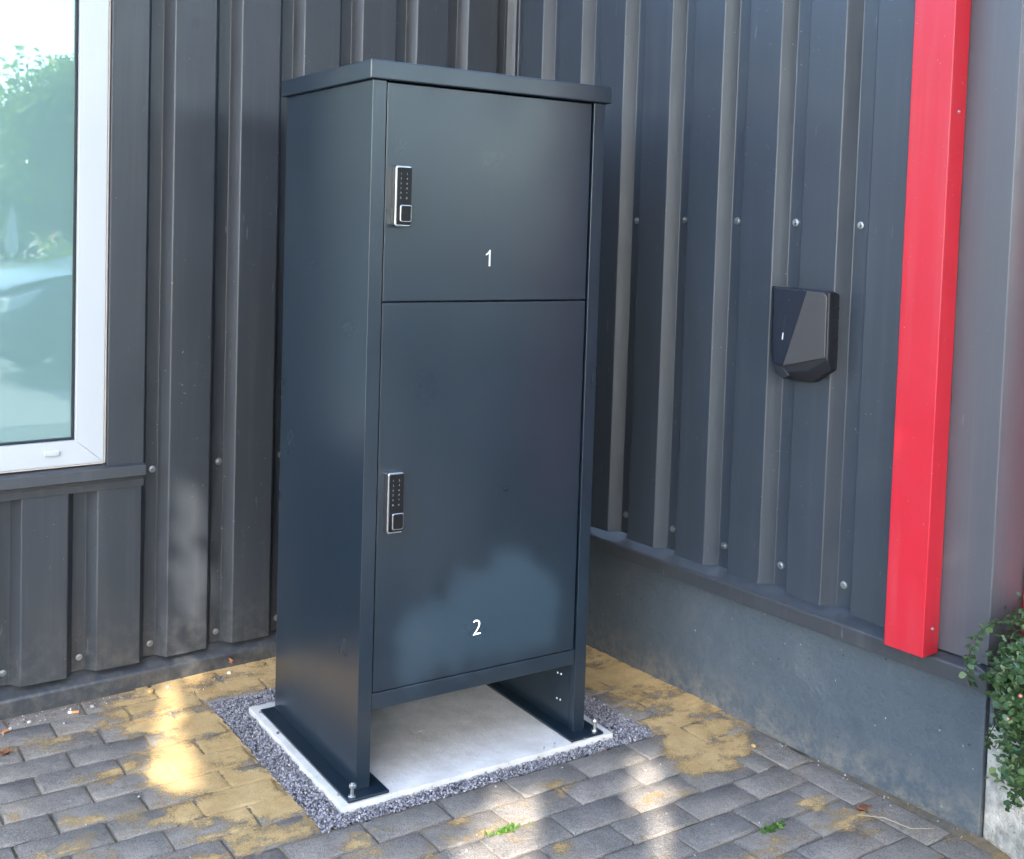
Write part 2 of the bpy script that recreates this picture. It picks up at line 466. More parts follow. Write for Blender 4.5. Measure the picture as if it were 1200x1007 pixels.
tag(sheet('ground', -400, 400, -400, 400, -0.06, M['pale_paved']), kind='structure')
pavement = tag(sheet('pavement', -5.5, 3.2, -3.4, 1.05, -0.034, M['far_pave']), kind='structure')

# ---- ribbed cladding ------------------------------------------------------
def fillet(poly, r=0.0045, n=4):
    out = [Vector(poly[0])]
    for a, b, c in zip(poly, poly[1:], poly[2:]):
        a, b, c = Vector(a), Vector(b), Vector(c)
        d1 = (a-b).normalized(); d2 = (c-b).normalized()
        ang = d1.angle(d2)
        t = min(r / math.tan(ang/2), (a-b).length*0.45, (c-b).length*0.45)
        p1, p2 = b + d1*t, b + d2*t
        for i in range(n+1):
            s = i/n
            out.append((1-s)**2*p1 + 2*s*(1-s)*b + s*s*p2)
    out.append(Vector(poly[-1]))
    return out

def rib_profile(s0, s1, edge, pitch, crown, slope, valley, depth):
    """(s, d) polyline between s0 and s1; a crown ends at s=edge (+k*pitch); d = distance behind the crown plane."""
    pts = []
    k0 = math.floor((s0-edge)/pitch) - 1
    k1 = math.ceil((s1-edge)/pitch) + 1
    for k in range(k0, k1+1):
        e = edge + k*pitch
        pts += [(e-crown, 0.0), (e, 0.0), (e+slope, depth), (e+slope+valley, depth)]
    res = []
    for a, b in zip(pts, pts[1:]):
        if b[0] <= s0 or a[0] >= s1: continue
        def cut(s): 
            t = (s-a[0])/(b[0]-a[0]); return (s, a[1]+t*(b[1]-a[1]))
        p = a if a[0] >= s0 else cut(s0); q = b if b[0] <= s1 else cut(s1)
        if not res or (Vector(res[-1])-Vector(p)).length > 1e-5: res.append(p)
        if (Vector(res[-1])-Vector(q)).length > 1e-5: res.append(q)
    return res

def cladding(name, prof, place, z0, z1, mat, parent, wob=0.0018):
    pts = fillet(prof)
    zs = [z0, z0+0.02] + [z0+0.02+(z1-z0-0.02)*i/10 for i in range(1, 11)]
    v, f = [], []
    for iz, z in enumerate(zs):
        for i, p in enumerate(pts):
            s, d = p
            if iz == 0:      # the cut edge is a little bent and uneven
                d = d - 0.0015 + wob*math.sin(s*37.0)
                zz = z + 0.0012*math.sin(s*23+1.3)
            else:
                zz = z
                d = d + 0.0007*math.sin(s*5.1 + z*3.3) * (1 if iz > 1 else 0.5)
            v.append(place(s, d, zz))
    n = len(pts)
    for iz in range(len(zs)-1):
        for i in range(n-1):
            f.append((iz*n+i, iz*n+i+1, (iz+1)*n+i+1, (iz+1)*n+i))
    o = from_lists(name, v, f, mat, parent, smooth=True)
    so = o.modifiers.new('thick', 'SOLIDIFY'); so.thickness = 0.0014; so.offset = 0
    wnm = o.modifiers.new('wn', 'WEIGHTED_NORMAL'); wnm.weight = 100
    return o

# screw, shared by both walls
_scr = lathe('screw_proto', [(0.0, 0.0085), (0.0036, 0.0085), (0.0048, 0.0065), (0.0050, 0.0035), (0.0092, 0.0028), (0.0098, 0.0006), (0.0098, -0.004), (0, -0.004)], M['zinc'], None, 14)
SCREW = _scr.data
bpy.data.objects.remove(_scr)
def screw(parent, loc, nrm):
    o = bpy.data.objects.new('screw', SCREW)
    o.location = loc
    q = Vector(nrm).to_track_quat('Z', 'Y'); e = q.to_euler(); o.rotation_euler = e
    s = random.uniform(0.9, 1.06); o.scale = (s, s, s)
    return link(o, parent)

# ---- back wall -------------------------------------------------------------
back = tag(empty('clad_wall', (0, 0, 0)), 'dark grey ribbed metal wall behind the cabinet, with the white window', 'wall')
PIT = 0.194
def pb(s, d, z): return (s, YB + d, z)
prof_b = dict(edge=-0.199, pitch=PIT, crown=0.116, slope=0.021, valley=0.036, depth=0.035)
ZT = 2.25
cladding('cladding_sheet', rib_profile(-0.199, XR+0.02, **prof_b), pb, 0.052, ZT, M['clad_back'], back)
cladding('cladding_sheet', rib_profile(-3.2, -0.1995, **prof_b), pb, 0.052, 0.575, M['clad_back'], back)
cladding('cladding_sheet', rib_profile(-3.2, -0.1995, **prof_b), pb, 2.106, ZT, M['clad_back'], back)
cladding('cladding_sheet', rib_profile(-3.2, -1.95, **prof_b), pb, 0.577, 2.104, M['clad_back'], back)
# bottom flashing along the paving
prism('bottom_flashing', [(YB-0.013, -0.035), (YB-0.013, 0.024), (YB-0.010, 0.029), (YB+0.045, 0.047), (YB+0.06, 0.07), (YB+0.06, -0.035)], 'x', -3.2, XR-0.002, M['flash'], back, 0.0025)
for i in range(-2, 7):
    x = -0.157 + PIT*i
    if x > XR-0.05: continue
    screw(back, (x, YB+0.034, 0.086 + random.uniform(-.004, .004)), (0, -1, 0))
    if i >= 0:
        for z in (0.584, 2.1):
            screw(back, (x, YB+0.034, z + random.uniform(-.003, .003)), (0, -1, 0))
# window: frame, sealant, gasket, pane, sill, side flashing
win = tag(empty('window', (0, 0, 0), 0, back), 'white framed window with reflective teal glass')
WX0, WX1, WZ0, WZ1 = -1.90, -0.301, 0.622, 2.05
fw = 0.073
yf = YB + 0.004
for nm, poly in (('frame_rail', [(WX0, WZ0), (WX1, WZ0), (WX1-fw, WZ0+fw*.88), (WX0+fw, WZ0+fw*.88)]),
                 ('frame_rail', [(WX0, WZ1), (WX1, WZ1), (WX1-fw, WZ1-fw), (WX0+fw, WZ1-fw)]),
                 ('frame_stile', [(WX1, WZ0), (WX1, WZ1), (WX1-fw, WZ1-fw), (WX1-fw, WZ0+fw*.88)]),
                 ('frame_stile', [(WX0, WZ0), (WX0, WZ1), (WX0+fw, WZ1-fw), (WX0+fw, WZ0+fw*.88)])):
    prism(nm, poly, 'y', yf, yf+0.06, M['pvc'], win, 0.0016)
bm = bmesh.new()
gx0, gx1, gz0, gz1 = WX0+fw, WX1-fw, WZ0+fw*.88, WZ1-fw
g = 0.006
for b in ((gx0-.004, gx0+g, gz0-.004, gz1+.004), (gx1-g, gx1+.004, gz0-.004, gz1+.004), (gx0+g+.0005, gx1-g-.0005, gz0-.004, gz0+g), (gx0+g+.0005, gx1-g-.0005, gz1-g, gz1+.004)):
    add_box(bm, b[0], b[1], yf+0.014, yf+0.05, b[2], b[3])
finish(bm, 'gasket', M['gasket'], win)
box('pane', (gx0-.002, gx1+.002, yf+0.024, yf+0.032, gz0-.002, gz1+.002), M['glass'], win)
# a little plastic drain cap on the lower rail
box('drain_cap', (-0.454, -0.417, yf-0.006, yf+0.002, 0.651, 0.664), M['pvc'], win, 0.002)
bm = bmesh.new()
add_box(bm, WX1+0.0004, WX1+0.0065, yf+0.002, yf+0.03, WZ0-0.004, WZ1)
add_box(bm, WX0, WX1, yf+0.0015, yf+0.03, WZ0-0.0055, WZ0-0.0004)
finish(bm, 'sealant', M['seal'], win, 0.002)
# flat flashing beside the window
prism('side_flashing', [(-0.2935, YB-0.004), (-0.1955, YB-0.004), (-0.1925, YB-0.001), (-0.1925, YB+0.03), (-0.2935, YB+0.03)], 'z', 0.6055, 2.10, M['clad_back'], win, 0.002)
# sill: sloped top, drip edge, flange
prism('sill', [(YB+0.03, 0.6160), (YB-0.012, 0.6115), (YB-0.021, 0.607), (YB-0.023, 0.580), (YB-0.010, 0.5765), (YB-0.0085, 0.569), (YB-0.0065, 0.5675), (YB-0.0055, 0.547), (YB+0.03, 0.547)], 'x', -1.94, -0.194, M['flash'], win, 0.0015)
# ---- right wall --------------------------------------------------------------
right = tag(empty('clad_wall', (XR, 0, 0)), 'ribbed blue grey metal wall with painted plinth right of the cabinet', 'wall')
def R_(b):   # children of the right wall are placed relative to its origin
    return (b[0]-XR, b[1]-XR, *b[2:])
def pr(s, d, z): return (d - 0.035, -s, z)          # s runs towards the viewer (-y)
prof_r = dict(edge=0.088, pitch=PIT, crown=0.107, slope=0.023, valley=0.041, depth=0.035)
cladding('cladding_sheet', rib_profile(-(YB+0.03), 0.739, **prof_r), pr, 0.381, ZT, M['clad_right'], right)
for i in range(-4, 3):
    y = -0.131 - PIT*i
    for z in (0.438, 1.3185, 2.15):
        screw(right, (-0.001, y, z + random.uniform(-.003, .003)), (-1, 0, 0))
YE = -0.896
# plinth (its face is x = XR) and the raw concrete of its end
box('plinth', (0.0, 0.30, YE, YB+0.04, -0.05, 0.340), M['plinth'], right, 0.004)
box('plinth_end', (0.012, 2.4, YE-0.012, YE-0.0005, 0.20, 0.326), M['plinth'], right, 0.004)
lw = tag(empty('low_wall', (XR+0.008, YE-0.003, -0.06)), 'raw pale concrete low wall under the shrub, beyond the painted plinth', 'wall')
prism('wall_body', [(0.0, 0.0), (-0.24, -0.66), (0.0, -0.75), (1.2, -0.75), (1.2, 0.0)], 'z', 0.0, 0.29, M['raw_concrete'], lw, 0.006)
prism('planting_soil', [(0.14, -0.05), (-0.03, -0.62), (0.02, -0.70), (1.15, -0.70), (1.15, -0.05)], 'z', 0.288, 0.300, M['soil'], lw, 0.004)
prism('bottom_flashing', [(-0.050, 0.318), (-0.052, 0.356), (-0.047, 0.361), (-0.02, 0.370), (0.03, 0.384), (0.03, 0.318)], 'y', YE-0.028, YB-0.015, M['flash'], right, 0.0025)
prism('bottom_flashing', [(YE-0.0285, 0.318), (YE-0.0305, 0.356), (YE-0.027, 0.361), (YE+0.03, 0.384), (YE+0.03, 0.318)], 'x', -0.0475, 2.4, M['flash'], right, 0.0025)
# grey corner trim beyond the red post, wrapping round the building's corner
prism('corner_trim', [(-0.0305, -0.740), (-0.030, YE-0.014), (-0.028, YE-0.016), (2.4, YE-0.016), (2.4, YE+0.0), (0.02, YE+0.0), (0.02, -0.740)], 'z', 0.3735, ZT, M['clad_trim'], right, 0.003)
# roof-edge cap on both walls (above the picture)
prism('wall_cap', [(-0.08, ZT-0.02), (-0.08, ZT+0.06), (2.4, ZT+0.06), (2.4, ZT-0.02)], 'y', YE-0.05, YB+3.0, M['flash'], right, 0.004)
prism('wall_cap', [(YB-0.05, ZT-0.021), (YB-0.05, ZT+0.059), (YB+3.0, ZT+0.059), (YB+3.0, ZT-0.021)], 'x', -3.2, XR-0.081, M['flash'], back, 0.004)

# ---- pavers ------------------------------------------------------------------
PA = -0.06
FO = Vector((-0.4, 0.675))
ca, sa = math.cos(PA), math.sin(PA)
def F2W(x, y): return (FO.x + ca*x - sa*y, FO.y + sa*x + ca*y)
BP, RP, JT = 0.187, 0.0935, 0.0048
GR = (0.319, 1.258, -0.740, 0.009)      # chippings bed in the paver frame
camR, camC = np.array(_R), np.array((-1.2593, -2.171, 1.282))
def px(X):
    q = (np.array(X)-camC) @ camR
    return (593.9+1320*q[0]/-q[2], 336.5-1320*q[1]/-q[2]) if q[2] < -0.05 else (1e5, 1e5)

def paver_mesh(w, d, seed):
    r = random.Random(seed)
    bm = bmesh.new()
    j = lambda a: r.uniform(-a, a)
    hz = 0.05
    def rect(i, z, jj):
        return [bm.verts.new((sx*(w/2-i)+j(jj), sy*(d/2-i)+j(jj), z)) for sx, sy in ((-1,-1),(1,-1),(1,1),(-1,1))]
    b = rect(0.0, -hz, 0); a0 = rect(0.0, -0.006, 0.0008); a1 = rect(0.0016, -0.0018, 0.0016); a2 = rect(0.0055, 0.0, 0.0026)
    for p, q in ((b, a0), (a0, a1), (a1, a2)):
        for k in range(4):
            bm.faces.new([p[k], p[(k+1) % 4], q[(k+1) % 4], q[k]])
    bm.faces.new(a2)
    me = bpy.data.meshes.new('paver')
    bmesh.ops.recalc_face_normals(bm, faces=bm.faces[:])
    bm.to_mesh(me); bm.free()
    for p in me.polygons: p.use_smooth = True
    me.set_sharp_from_angle(angle=math.radians(65))
    me.materials.append(M['paver'])
    return me
FULL = [paver_mesh(BP-JT, RP-JT, i) for i in range(8)]
FULLB = [paver_mesh(RP-JT, 0.198-JT, 50+i) for i in range(4)]
NP = 0
def put_paver(x0, x1, y0, y1, full=None):
    global NP
    if x1-x0 < 0.014 or y1-y0 < 0.012: return
    xc, yc = (x0+x1)/2, (y0+y1)/2
    wx, wy = F2W(xc, yc)
    u, v = px((wx, wy, ZP))
    if not (-170 < u < 1370 and v < 1130): return
    me = random.choice(full) if full else paver_mesh(x1-x0-JT, y1-y0-JT, NP)
    o = bpy.data.objects.new('paver', me)
    o.location = (wx, wy, ZP + random.gauss(0, 0.0006))
    o.rotation_euler = (random.gauss(0, 0.005), random.gauss(0, 0.003), PA + random.gauss(0, 0.006) + (math.pi if random.random() < .5 else 0))
    link(o, pavement); NP += 1
def minus_gravel(x0, x1, y0, y1):
    ax0, ax1, ay0, ay1 = GR
    if x1 <= ax0 or x0 >= ax1 or y1 <= ay0 or y0 >= ay1: return [(x0, x1, y0, y1)]
    c = []
    if x0 < ax0: c.append((x0, ax0, y0, y1))
    if x1 > ax1: c.append((ax1, x1, y0, y1))
    if y0 < ay0: c.append((x0, x1, y0, ay0))
    if y1 > ay1: c.append((x0, x1, ay1, y1))
    c = [q for q in c if q[1]-q[0] > 0.012 and q[3]-q[2] > 0.010]
    return sorted(c, key=lambda q: -(q[1]-q[0])*(q[3]-q[2]))[:1]
XB = 1.411
for k in range(-4, 22):
    y1 = -RP*k; y0 = y1-RP
    off = 0.028 + (BP/2 if k % 2 else 0)
    for m in range(-9, 9):
        x0 = off + BP*m; x1 = min(x0+BP, XB)
        if x0 > XB-0.01: continue
        ym = min(y1, 0.06*(x0+x1)/2 + 0.166)
        if ym <= y0: continue
        for q in minus_gravel(x0, x1, y0, ym):
            f = FULL if abs((q[1]-q[0])-BP) < 1e-5 and abs((q[3]-q[2])-RP) < 1e-5 else None
            put_paver(*q, f)
for m in range(-8, 9):                       # course laid along the right wall
    y0 = -1.053 + 0.198*m; y1 = y0+0.198
    yc = (y0+y1)/2
    xw = (XR - 0.006 - FO.x + sa*yc)/ca
    x1 = min(XB+RP, xw)
    ymax = 0.06*XB+0.166
    if y0 > ymax: continue
    full = FULLB if abs(x1-XB-RP) < 1e-6 and y1 < ymax else None
    put_paver(XB, x1, y0, min(y1, ymax), full)

# ---- sand in the joints and brushed over the pavers ----------------------------------
def vnoise(X, Y, scale, seed, octv=4, gain=0.55):
    out = np.zeros_like(X); amp = 1.0; tot = 0
    for o in range(octv):
        r = np.random.default_rng(seed*97+o); T = r.random((256, 256))
        x = X*scale*2**o + 71.3*o; y = Y*scale*2**o + 13.7*o
        xi = np.floor(x).astype(int); yi = np.floor(y).astype(int); fx = x-xi; fy = y-yi
        fx = fx*fx*(3-2*fx); fy = fy*fy*(3-2*fy)
        g = lambda a, b: T[a % 256, b % 256]
        out += amp*((g(xi, yi)*(1-fx)+g(xi+1, yi)*fx)*(1-fy)+(g(xi, yi+1)*(1-fx)+g(xi+1, yi+1)*fx)*fy)
        tot += amp; amp *= gain
    return out/tot
def inside(poly, X, Y):
    r = np.zeros(X.shape, bool); n = len(poly)
    for i in range(n):
        (xa, ya), (xb, yb) = poly[i], poly[(i+1) % n]
        c = ((ya > Y) != (yb > Y)) & (X < (xb-xa)*(Y-ya)/(yb-ya+1e-12)+xa)
        r ^= c
    return r
def blur(a, n):
    k = np.ones(n)/n
    for _ in range(2):
        a = np.apply_along_axis(lambda v: np.convolve(np.pad(v, n//2, 'edge'), k, 'valid')[:len(v)], 0, a)
        a = np.apply_along_axis(lambda v: np.convolve(np.pad(v, n//2, 'edge'), k, 'valid')[:len(v)], 1, a)
    return a
st = 0.004
gx = np.arange(-0.95, XR+0.004, st); gy = np.arange(-1.05, YB-0.006, st)
GX, GY = np.meshgrid(gx, gy)
SANDL = [(-0.30, 0.67), (-0.30, 0.43), (-0.36, 0.28), (-0.39, 0.15), (-0.37, 0.02), (-0.28, -0.07), (-0.17, -0.09), (-0.11, -0.06), (-0.07, 0.67), (0.2, 0.66), (1.06, 0.6), (1.06, 0.86), (-0.25, 0.86), (-0.34, 0.74)]
SANDR = [(0.82, 0.62), (0.85, 0.05), (0.82, -0.12), (0.72, -0.30), (0.80, -0.37), (0.93, -0.36), (1.0, -0.30), (1.06, -0.12), (1.06, 0.86), (0.7, 0.86)]
mask = blur((inside(SANDL, GX, GY) | inside(SANDR, GX, GY)).astype(float), 17)
n1 = vnoise(GX*0.8+GY*0.3, GY-GX*0.2, 9, 3, 5, 0.6)
n2 = vnoise(GX, GY, 34, 5, 4, 0.65)
brush = vnoise(GX*0.5+GY*0.2, GY*2.2-GX, 26, 8, 3)
n3 = vnoise(GX, GY, 110, 6, 2, 0.8)
cover = np.clip((mask*1.25 + (n1-0.5)*1.7 + (n2-0.5)*1.1 + (n3-0.5)*0.9 - 0.50)*2.0, 0, 1)
low = vnoise(GX, GY, 4.5, 12, 3)
zs = ZP - 0.0046 + 0.0020*(low-0.5)*2 + (n2-0.5)*0.002
zs = zs + mask*0.0012
# near the right wall a low bank of sand lies in the corner of paving and plinth
bank = np.clip(1-(XR-GX)/0.05, 0, 1)*np.clip((GY+0.33)/0.12, 0, 1)
zs = zs + bank*0.006*(0.5+n2)
bank2 = np.clip(1-(YB-0.013-GY)/0.03, 0, 1)
zs = zs + bank2*0.004*(0.3+n1)
# the joints under the brushed sand stay partly open
fx = ca*(GX-FO.x)+sa*(GY-FO.y); fy = -sa*(GX-FO.x)+ca*(GY-FO.y)
krow = np.floor(-fy/RP); yj = np.abs(((-fy/RP)-np.round(-fy/RP))*RP)
off_ = 0.028 + np.where(krow % 2 == 1, BP/2, 0.0); t_ = (fx-off_)/BP; xj = np.abs((t_-np.round(t_))*BP)
jn = vnoise(GX, GY, 7, 21, 3)
dip = np.clip(1-xj/0.005, 0, 1)*np.clip((jn-0.30)*5, 0, 1)*0.0065*(fx < XB) + np.clip(1-yj/0.005, 0, 1)*np.clip((jn-0.42)*4, 0, 1)*0.0035
zs = zs - dip*0.8
# nothing stands proud under the chippings
fx = ca*(GX-FO.x)+sa*(GY-FO.y); fy = -sa*(GX-FO.x)+ca*(GY-FO.y)
hole = (fx > GR[0]-0.001) & (fx < GR[1]+0.001) & (fy > GR[2]-0.001) & (fy < GR[3]+0.001)
zs = np.where(hole, ZP-0.014, zs)
ny, nx = GX.shape
I = np.arange(ny*nx).reshape(ny, nx)
F = np.stack([I[:-1, :-1], I[:-1, 1:], I[1:, 1:], I[1:, :-1]], -1).reshape(-1, 4)
sand = from_arrays('sand', np.stack([GX, GY, zs], -1).reshape(-1, 3), F, M['sand'], None, True)
att = sand.data.attributes.new('clean', 'FLOAT', 'POINT')
clean = np.clip(blur(mask, 9)*1.3 + (n1-0.5)*0.9 + 0.12, 0, 1)
att.data.foreach_set('value', clean.ravel().astype(np.float32))
tag(sand, 'ochre sand filling the joints between the pavers', 'sand', kind='stuff')
# the thin brushed layer that lies on the pavers
patch = vnoise(fx*0.55, fy, 15, 44, 4, 0.6)
cov = mask*1.05 + (n1-0.5)*1.1 + (patch-0.5)*2.3 + (n2-0.5)*0.7 - 0.44
cov = cov - np.clip(dip/0.0065, 0, 1)*0.9
zf = ZP + 0.0016 + 0.0007*(n2-0.5) + 0.0005*(brush-0.5) - np.clip(dip, 0, 0.0012) + bank*0.006*(0.5+n2) + bank2*0.004*(0.3+n1)
okv = (cov > -0.45) & ~hole
fq = (okv[:-1, :-1] & okv[:-1, 1:] & okv[1:, 1:] & okv[1:, :-1]).reshape(-1)
Ff = F[fq]; used = np.unique(Ff); remap = np.full(ny*nx, -1); remap[used] = np.arange(len(used))
film = from_arrays('brushed_sand', np.stack([GX, GY, zf], -1).reshape(-1, 3)[used], remap[Ff], M['sand_film'], None, True)
at2 = film.data.attributes.new('cover', 'FLOAT', 'POINT')
at2.data.foreach_set('value', cov.ravel()[used].astype(np.float32))
tag(film, 'ochre sand brushed thinly over the pavers round the cabinet', 'sand', kind='stuff')

# ---- concrete slab and chippings ------------------------------------------------------
ct, stn = math.cos(TH), math.sin(TH)
def C2W(x, y, z=0.0): return (ct*x - stn*y, stn*x + ct*y, z)
def slab_mesh():
    nxs, nys = 40, 34
    x0, x1, y0, y1 = -0.052, 0.708, -0.040, 0.555
    bm = bmesh.new(); grid = []
    r = random.Random(4)
    for j in range(nys+1):
        row = []
        for i in range(nxs+1):
            x = x0+(x1-x0)*i/nxs; y = y0+(y1-y0)*j/nys
            e = i in (0, nxs) or j in (0, nys)
            dx = r.uniform(-.0016, .0016) if e else 0; dy = r.uniform(-.0016, .0016) if e else 0
            row.append(bm.verts.new((x+dx, y+dy, -0.0062-(0.0022 if e else 0))))
        grid.append(row)
    for j in range(nys):
        for i in range(nxs):
            bm.faces.new([grid[j][i], grid[j][i+1], grid[j+1][i+1], grid[j+1][i]])
    loop = [grid[0][i] for i in range(nxs+1)] + [grid[j][nxs] for j in range(1, nys+1)] + [grid[nys][i] for i in range(nxs-1, -1, -1)] + [grid[j][0] for j in range(nys-1, 0, -1)]
    low = [bm.verts.new((v.co.x+(0.001 if v.co.x > .3 else -.001), v.co.y, -0.06)) for v in loop]
    for i in range(len(loop)):
        k = (i+1) % len(loop); bm.faces.new([loop[i], low[i], low[k], loop[k]])
    o = finish(bm, 'concrete_slab', M['slab'], None, 0, 2, 50)
    o.rotation_euler = (0, 0, TH)
    return tag(o, 'pale concrete slab that the cabinet stands on', 'slab')
slab_mesh()

def chippings():
    n = 21000
    oct_v = np.array([(1,0,0),(0,1,0),(-1,0,0),(0,-1,0),(0,0,1),(0,0,-1)], float)
    oct_f = np.array([(0,1,4),(1,2,4),(2,3,4),(3,0,4),(1,0,5),(2,1,5),(3,2,5),(0,3,5)])
    P = []
    while len(P) < n:
        x = RNG.uniform(GR[0], GR[1]); y = RNG.uniform(GR[2], GR[3])
        w = F2W(x, y)
        lx = ct*w[0]+stn*w[1]; ly = -stn*w[0]+ct*w[1]
        if -0.054 < lx < 0.710 and -0.042 < ly < 0.557: continue
        P.append((w[0], w[1]))
    P = np.array(P)
    # a few strays on the slab edge and the nearest pavers
    ns = 420
    S = P[RNG.integers(0, n, ns)] + RNG.normal(0, 0.020, (ns, 2))
    P = np.vstack([P, S]); N = len(P)
    z = ZP - 0.010 + RNG.random(N)*0.008
    z[n:] = -0.004
    sz = RNG.uniform(0.0017, 0.0040, N)[:, None]*RNG.uniform(0.6, 1.25, (N, 3))
    lx = ct*P[:, 0]+stn*P[:, 1]; ly = -stn*P[:, 0]+ct*P[:, 1]
    z[n:] = np.where((lx > -.05) & (lx < .706) & (ly > -.038) & (ly < .553), -0.004, ZP+0.002)[n:]
    V = oct_v[None]*sz[:, None, :] + RNG.normal(0, 0.0007, (N, 6, 3))
    a = RNG.uniform(0, 6.28, (N, 3))
    for ax in range(3):
        c, s = np.cos(a[:, ax])[:, None], np.sin(a[:, ax])[:, None]
        i, j = [(1, 2), (0, 2), (0, 1)][ax]
        vi, vj = V[:, :, i].copy(), V[:, :, j].copy()
        V[:, :, i] = c*vi-s*vj; V[:, :, j] = s*vi+c*vj
    V += np.concatenate([P, z[:, None]], 1)[:, None, :]
    Fa = (oct_f[None]+6*np.arange(N)[:, None, None]).reshape(-1, 3)
    o = from_arrays('chippings', V.reshape(-1, 3), Fa, M['gravel'])
    tag(o, 'grey violet stone chippings filling the strip round the slab', 'chippings', kind='stuff')
chippings()

# =================================================================== THE CABINET
cab = tag(empty('parcel_cabinet', (0, 0, 0), TH), 'tall blue grey steel parcel cabinet with doors 1 and 2', 'cabinet')
FL = 0.034                      # width of the front flanges
ZB = 0.1755                     # underside of the box, above the legs
DZ0, DZS, DZ1 = 0.2165, 1.1085, 1.5975
# side panels, folded round the front, run down to the base plates as legs
def side_panel(x_out, x_in, sgn):
    t = 0.0025
    a, b = x_out, x_out+sgn*FL
    poly = [(a, 0.0), (b, 0.0), (b, 0.022), (b-sgn*t, 0.022), (b-sgn*t, t), (a+sgn*t, t), (a+sgn*t, D-t), (b, D-t), (b, D), (a, D)]
    return prism('side_panel', poly, 'z', 0.0, H, M['cab'], cab, 0.0022, 3)
side_panel(0.0, FL, 1)
side_panel(W, W-FL, -1)
# inner leg cheeks (closed legs below the box)
box('leg_cheek', (FL-0.0035, FL-0.0005, 0.0225, D-0.004, 0.0005, ZB+0.02), M['cab'], cab)
rc = box('leg_cheek', (W-FL+0.0005, W-FL+0.0035, 0.0225, D-0.004, 0.0005, ZB+0.02), M['cab'], cab)
for y, z in ((0.060, 0.130), (0.075, 0.1285), (0.060, 0.062), (0.075, 0.0605)):
    o = lathe('rivet', [(0, 0.0022), (0.0022, 0.0014), (0.0028, 0), (0.0028, -0.001)], M['white_mark'], rc, 10)
    o.location = (W-FL+0.0005, y, z); o.rotation_euler = (0, -math.pi/2, 0)
box('back_panel', (0.0028, W-0.0028, D-0.0022, D-0.0004, ZB, H-0.001), M['cab'], cab)
box('floor_panel', (FL-0.002, W-FL+0.002, 0.023, D-0.003, ZB+0.001, ZB+0.004), M['cab'], cab)
box('bottom_rail', (FL+0.0012, W-FL-0.0012, 0.0025, 0.0225, ZB, DZ0-0.0022), M['cab'], cab, 0.0018, 2)
box('gap_shade_sheet', (FL-0.001, W-FL+0.001, 0.0235, 0.027, ZB+0.006, H-0.004), M['cab_dark'], cab)  # dark sheet behind the doors, its colour stands for shade in the gaps
box('lid', (-0.0115, W+0.0115, -0.0115, D+0.0115, H+0.0005, H+0.0425), M['cab'], cab, 0.0035, 3)
# doors with the locks and numerals
def one_mesh():
    bm = bmesh.new(); P = [(0.0024, 0), (0.0066, 0), (0.0066, 0.0385), (0.0034, 0.0385), (0.0012, 0.0345), (-0.0022, 0.0310), (-0.0062, 0.0288), (-0.0062, 0.0250), (-0.0018, 0.0270), (0.0024, 0.0300)]
    A = [bm.verts.new((x, y, 0.0006)) for x, y in P]; B = [bm.verts.new((x, y, -0.0006)) for x, y in P]
    bm.faces.new(A); bm.faces.new(B[::-1])
    for i in range(len(P)): bm.faces.new([B[i], B[(i+1) % len(P)], A[(i+1) % len(P)], A[i]])
    me = bpy.data.meshes.new('numeral'); bm.to_mesh(me); bm.free(); return me
def door(z0, z1, num, nz, lz0, lz1, zn):
    d = box('door', (FL+0.0030, W-FL-0.0062, 0.0022, 0.0215, z0, z1), M['cab'], cab, 0.0020, 3)
    tag(d, 'upper door marked 1' if num == '1' else 'lower door marked 2')
    # numeral
    me = one_mesh() if num == '1' else text_mesh(num, 0.0545, 0.0006); me.materials.append(M['white_mark'])
    n = bpy.data.objects.new('numeral', me); link(n, d)
    n.rotation_euler = (math.pi/2, 0, 0); n.location = (0.3115, 0.0020, nz)
    tag(n, 'white numeral ' + num)
    # code lock: chrome case, black face, keys, knob
    x0, x1 = 0.052, 0.0925
    def rrect(a0, a1, b0, b1, r, n=5):
        pts = []
        for cx, cz, s in ((a1-r, b0+r, -90), (a1-r, b1-r, 0), (a0+r, b1-r, 90), (a0+r, b0+r, 180)):
            for i in range(n+1):
                t = math.radians(s+90*i/n); pts.append((cx+r*math.cos(t), cz+r*math.sin(t)))
        return pts
    case = prism('lock_case', rrect(x0, x1, lz0, lz1, 0.006), 'y', -0.019, 0.0025, M['chrome'], d, 0.0022, 3)
    tag(case, 'chrome code lock with black keypad')
    prism('lock_face', rrect(x0+0.0040, x1-0.0008, lz0+0.0045, lz1-0.0045, 0.003), 'y', -0.0203, -0.015, M['lock_black'], d, 0.0006, 2)
    keys = '123456789*0#'
    h = lz1-lz0
    for r in range(6):
        for c in range(2):
            km = text_mesh(keys[r*2+c], 0.0066, 0.0002); km.materials.append(M['key_mark'])
            k = bpy.data.objects.new('key', km); link(k, d)
            k.rotation_euler = (math.pi/2, 0, 0)
            k.location = (x0+0.0125+c*0.0150, -0.0206, lz1-0.0165-r*h*0.079-0.004)
    prism('knob_ring', rrect(x0+0.0085, x1-0.0030, lz0+0.0105, lz0+0.0490, 0.0045), 'y', -0.0285, -0.0195, M['chrome'], d, 0.0014, 2)
    prism('knob', rrect(x0+0.0110, x1-0.0055, lz0+0.0130, lz0+0.0465, 0.0035), 'y', -0.0300, -0.0275, M['lock_black'], d, 0.0010, 2)
door(DZS+0.0016, DZ1, '1', 1.1915, 1.2785, 1.4145, 0)
door(DZ0, DZS-0.0016, '2', 0.3045, 0.5850, 0.7250, 0)
